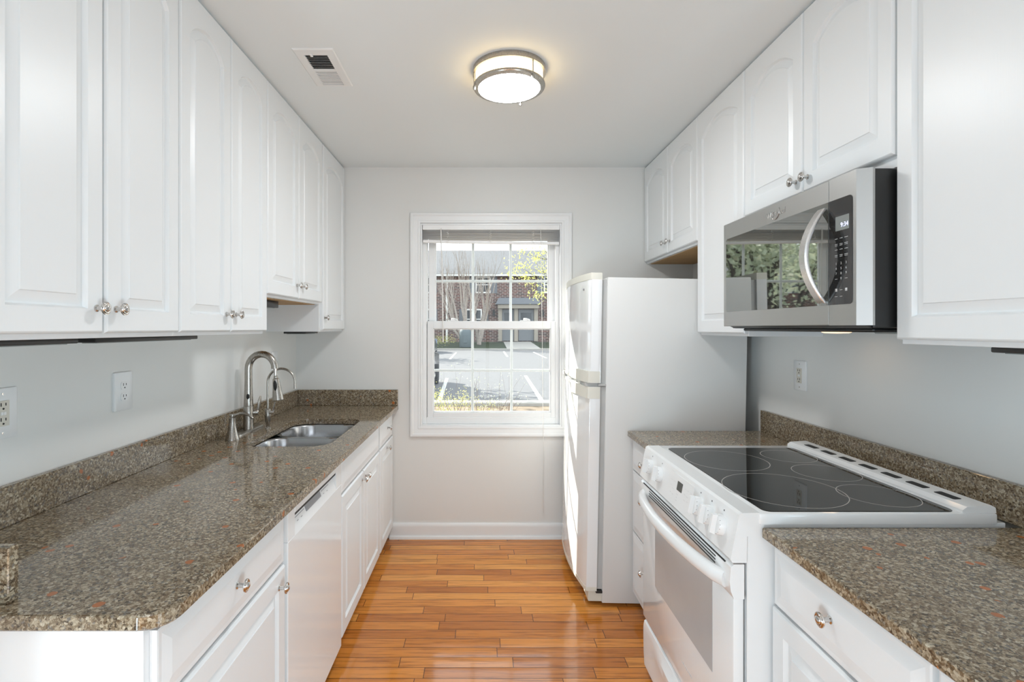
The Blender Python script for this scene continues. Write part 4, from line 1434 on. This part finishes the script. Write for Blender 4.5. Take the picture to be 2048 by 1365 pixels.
for x in (1.0, 5.55):
    la = MB()
    la.box(x - 0.11, x + 0.11, BYF - 0.30, BYF - 0.06, 2.55, 3.0, 0.03)
    la.box(x - 0.05, x + 0.05, BYF - 0.2, BYF, 3.0, 3.15)
    la.build('lantern', M['dark'], hs)


# ------------------------------------------------------------------ trees and shrubs
def branches(mb, p, d, length, r, depth, rng, tips, spread=0.55, up=0.15, kids=(2, 3)):
    n = 4
    pts, rad = [Vector(p)], [r]
    q = Vector(p)
    dd = Vector(d).normalized()
    for k in range(n):
        dd = (dd + Vector((rng.uniform(-1, 1), rng.uniform(-1, 1), rng.uniform(-0.5, 1) * 1.0)) * 0.12 + Vector((0, 0, up * 0.3))).normalized()
        q = q + dd * length / n
        pts.append(q.copy())
        rad.append(r * (1 - 0.42 * (k + 1) / n))
    mb.tube(pts, rad, 6 if depth > 2 else 4)
    if depth <= 0:
        tips.append(q.copy())
        return
    for k in range(rng.randint(*kids)):
        i = rng.randint(2, n)
        nd = (dd + Vector((rng.uniform(-1, 1), rng.uniform(-1, 1), rng.uniform(-0.4, 0.9))) * spread + Vector((0, 0, up))).normalized()
        branches(mb, pts[i], nd, length * rng.uniform(0.58, 0.80), rad[i] * 0.68, depth - 1, rng, tips, spread, up, kids)
    tips.append(q.copy())


def leaves(mb, centres, per, spread, size, rng):
    for c in centres:
        for k in range(per):
            q = Vector(c) + Vector((rng.gauss(0, spread), rng.gauss(0, spread), rng.gauss(0, spread * 0.8)))
            a = Vector((rng.uniform(-1, 1), rng.uniform(-1, 1), rng.uniform(-1, 1))).normalized()
            b2 = a.orthogonal().normalized()
            s_ = size * rng.uniform(0.6, 1.3)
            mb.quad(q - a * s_, q - b2 * s_ * 0.5, q + a * s_, q + b2 * s_ * 0.5)


def tree(name, label, cat, base_p, stems, bark, leaf=None, depth=3, per=0, lspread=0.5, lsize=0.12, seed=1, group=None, spread=0.55, up=0.15, kids=(2, 3)):
    rng = random.Random(seed)
    t = thing(name, label, cat, base_p, group)
    tips = []
    w_ = MB()
    for d, ln, r in stems:
        branches(w_, base_p, d, ln, r, depth, rng, tips, spread, up, kids)
    w_.build('branches' if leaf else 'trunk', bark, t, 60)
    if leaf:
        l_ = MB()
        leaves(l_, tips, per, lspread, lsize, rng)
        l_.build('foliage', leaf, t, normals=False)
    return t


tree('bare_tree', 'pale bare multi-stem tree before the brick house, left of the middle grid bar', 'tree', (-1.35, 42.6, -0.10),
     [((-0.45, 0, 1), 3.4, 0.21), ((-0.12, 0.1, 1), 3.7, 0.23), ((-0.70, 0.1, 1), 2.9, 0.16), ((0.15, 0, 1), 3.2, 0.17)], M['bark'], depth=4, seed=3, group='bare trees', spread=0.42, up=0.22)
tree('bare_tree', 'pale bare tree before the upper house window, right of the middle grid bar', 'tree', (-0.35, 43.6, 0.0),
     [((0.10, 0, 1), 3.7, 0.20), ((0.34, 0, 1), 3.0, 0.15), ((-0.15, 0, 1), 3.4, 0.16)], M['bark'], depth=4, seed=9, group='bare trees', spread=0.40, up=0.24)
# yellow-leaved tree whose branches hang into the upper right panes
yt = thing('yellow_tree', 'yellow-green leafed tree reaching into the upper right panes', 'tree', (5.9, 22.0, GZ))
rng = random.Random(5)
w_ = MB()
w_.tube([(5.9, 22, GZ), (5.8, 22, 1.6), (5.55, 22, 3.4), (5.2, 22, 4.9)], [0.24, 0.21, 0.17, 0.12], 8)
tips = []
for p0, d0, ln, r0 in (((5.55, 22, 3.3), (-1, 0, 0.25), 2.3, 0.07), ((5.2, 22, 4.8), (-0.8, 0, 0.5), 2.0, 0.07), ((5.7, 22, 2.6), (-1, -0.1, 0.35), 2.2, 0.06), ((5.2, 22, 4.9), (0.3, 0, 1), 2.0, 0.07), ((5.5, 22, 3.6), (-0.9, 0.2, 0.5), 2.4, 0.06)):
    branches(w_, p0, d0, ln, r0, 3, rng, tips, 0.6, 0.0)
w_.build('branches', M['dkbark'], yt, 60)
l_ = MB()
leaves(l_, [q for q in tips if q.z > 2.3], 12, 0.26, 0.055, rng)
for cx_, cz_ in ((2.55, 3.0), (2.30, 2.75), (2.1, 3.3), (1.9, 3.6), (2.65, 3.9), (1.5, 4.1), (2.4, 4.6), (1.2, 3.75), (1.75, 4.8)):
    leaves(l_, [(cx_, 22 + rng.uniform(-0.5, 0.5), cz_)], 46, 0.20, 0.055, rng)
l_.build('foliage', M['yleaf'], yt, normals=False)
# leafy trees to the left (seen mirrored in the microwave glass)
for i, (x, y, h, sd_, lab) in enumerate(((-8.0, 19.0, 3.2, 21, 'green leafy tree mirrored in the left of the microwave glass'),
                                         (-13.5, 25.5, 3.6, 22, 'green leafy tree mirrored in the middle of the microwave glass'),
                                         (-19.0, 20.0, 3.8, 23, 'tall green leafy tree mirrored behind the microwave handle'),
                                         (-20.5, 32.0, 4.2, 24, 'broad green leafy tree mirrored high in the microwave glass'),
                                         (-11.5, 34.0, 4.0, 25, 'far green leafy tree mirrored low in the microwave glass'))):
    tree('leafy_tree', lab, 'tree', (x, y, GZ), [((0.1, 0, 1), h, 0.20), ((-0.35, 0.2, 1), h * 0.9, 0.16), ((0.4, -0.1, 1), h * 0.85, 0.15)], M['dkbark'], M['gleaf'], depth=3, per=16,
         lspread=0.55, lsize=0.15, seed=sd_, group='leafy trees beside the lot', kids=(3, 3))

sh_ = thing('shrub', 'yellow-green shrub below the lower left panes', 'shrub', (-0.46, 6.7, GZ), 'shrubs below the window')
rng = random.Random(31)
w_, l_ = MB(), MB()
tips = []
for k in range(9):
    branches(w_, (-0.46 + rng.uniform(-0.15, 0.15), 6.7 + rng.uniform(-0.1, 0.1), GZ), (rng.uniform(-0.6, 0.6), rng.uniform(-0.2, 0.2), 1), 0.52, 0.007, 1, rng, tips, 0.7, 0.1)
w_.build('stems', M['twig'], sh_, 60)
leaves(l_, [q for q in tips], 60, 0.07, 0.011, rng)
l_.build('foliage', M['sleaf'], sh_, normals=False)
sh_ = thing('shrub', 'dark twiggy shrub below the lower middle panes', 'shrub', (0.07, 5.3, GZ), 'shrubs below the window')
rng = random.Random(32)
w_, l_ = MB(), MB()
tips = []
for k in range(16):
    branches(w_, (0.07 + rng.uniform(-0.12, 0.12), 5.3 + rng.uniform(-0.1, 0.1), GZ), (rng.uniform(-0.40, 0.40), rng.uniform(-0.3, 0.3), 1), 0.62, 0.008, 2, rng, tips, 0.8, 0.1)
w_.build('stems', M['twig'], sh_, 60)
leaves(l_, tips, 4, 0.03, 0.008, rng)
l_.build('foliage', M['gleaf'], sh_, normals=False)
hg_ = thing('hedge_shrub', 'low yellowish shrub on the lawn before the bare tree', 'shrub', (-3.2, 42.0, -0.1))
rng = random.Random(33)
l_ = MB()
leaves(l_, [(-3.2 + rng.uniform(-0.9, 0.9), 42 + rng.uniform(-0.3, 0.3), 0.15 + rng.uniform(0, 0.5)) for k in range(30)], 14, 0.18, 0.05, rng)
l_.build('foliage', M['sleaf'], hg_, normals=False)

ut = thing('utility_box', 'dark round-topped utility box on the lawn by the bare tree', 'utility box', (-1.45, 41.6, -0.12))
MB().lathe((-1.45, 41.6, -0.15), (0, 0, 1), [(0.46, 0), (0.50, 0.1), (0.50, 1.2), (0.42, 1.45), (0.2, 1.6), (0, 1.62)], 20).build('shell', M['util'], ut, 50)
MB().box(-1.62, -1.28, 41.06, 41.12, 0.2, 0.9, 0.02).build('hatch', M['util'], ut)


def car(label, x, y, paint):
    """small hatchback, nose toward -Y; x, y = centre"""
    t = thing('car', label, 'car', (x, y, GZ))
    prof = [(-2.1, 0.35), (-2.15, 0.62), (-2.0, 0.82), (-1.15, 0.95), (-0.45, 1.40), (0.9, 1.45), (1.75, 1.02), (2.1, 0.95), (2.15, 0.45), (2.0, 0.28), (-1.9, 0.28)]
    b = MB()
    rings = []
    for xx, sc in ((-0.86, 0.94), (-0.80, 0.985), (-0.6, 1.0), (0.6, 1.0), (0.80, 0.985), (0.86, 0.94)):
        rings.append([Vector((x + xx * (0.86 if v > 1.0 and abs(xx) > 0.7 else 1.0), y + u * sc, GZ + 0.3 + (v - 0.3) * sc)) for u, v in prof])
    b.loops(rings)
    b.build('car_body', paint, t, 30)
    g = MB()
    g.loops([[Vector((x + sx, y + u, GZ + v)) for u, v in ((-1.0, 1.02), (-0.42, 1.36), (0.85, 1.40), (1.5, 1.06))] for sx in (-0.845, 0.845)])
    g.loops([[Vector((x + sx, y + u - 0.03, GZ + v + 0.02)) for sx, (u, v) in ((-0.7, (-1.10, 0.98)), (0.7, (-1.10, 0.98)), (0.62, (-0.5, 1.37)), (-0.62, (-0.5, 1.37)))], [Vector((x + sx, y + u + 0.05, GZ + v - 0.03)) for sx, (u, v) in ((-0.7, (-1.10, 0.98)), (0.7, (-1.10, 0.98)), (0.62, (-0.5, 1.37)), (-0.62, (-0.5, 1.37)))]])
    g.build('windows', M['win_dark'], t, 30)
    for sx in (-0.80, 0.80):
        for sy in (-1.3, 1.3):
            MB().lathe((x + sx - 0.1, y + sy, GZ + 0.315), (1, 0, 0), [(0.2, 0), (0.31, 0.01), (0.315, 0.05), (0.315, 0.16), (0.31, 0.195), (0.2, 0.205), (0.0, 0.2)], 20).build('wheel', M['tyre'], t, 40)
    return t


car('dark car at the left edge of the lower panes, casting a shadow on the lot', -2.30, 14.6, M['car_dark'])
car('pale blue car on the far side of the lot at the left pane edge', -4.35, 36.5, M['car_blue'])
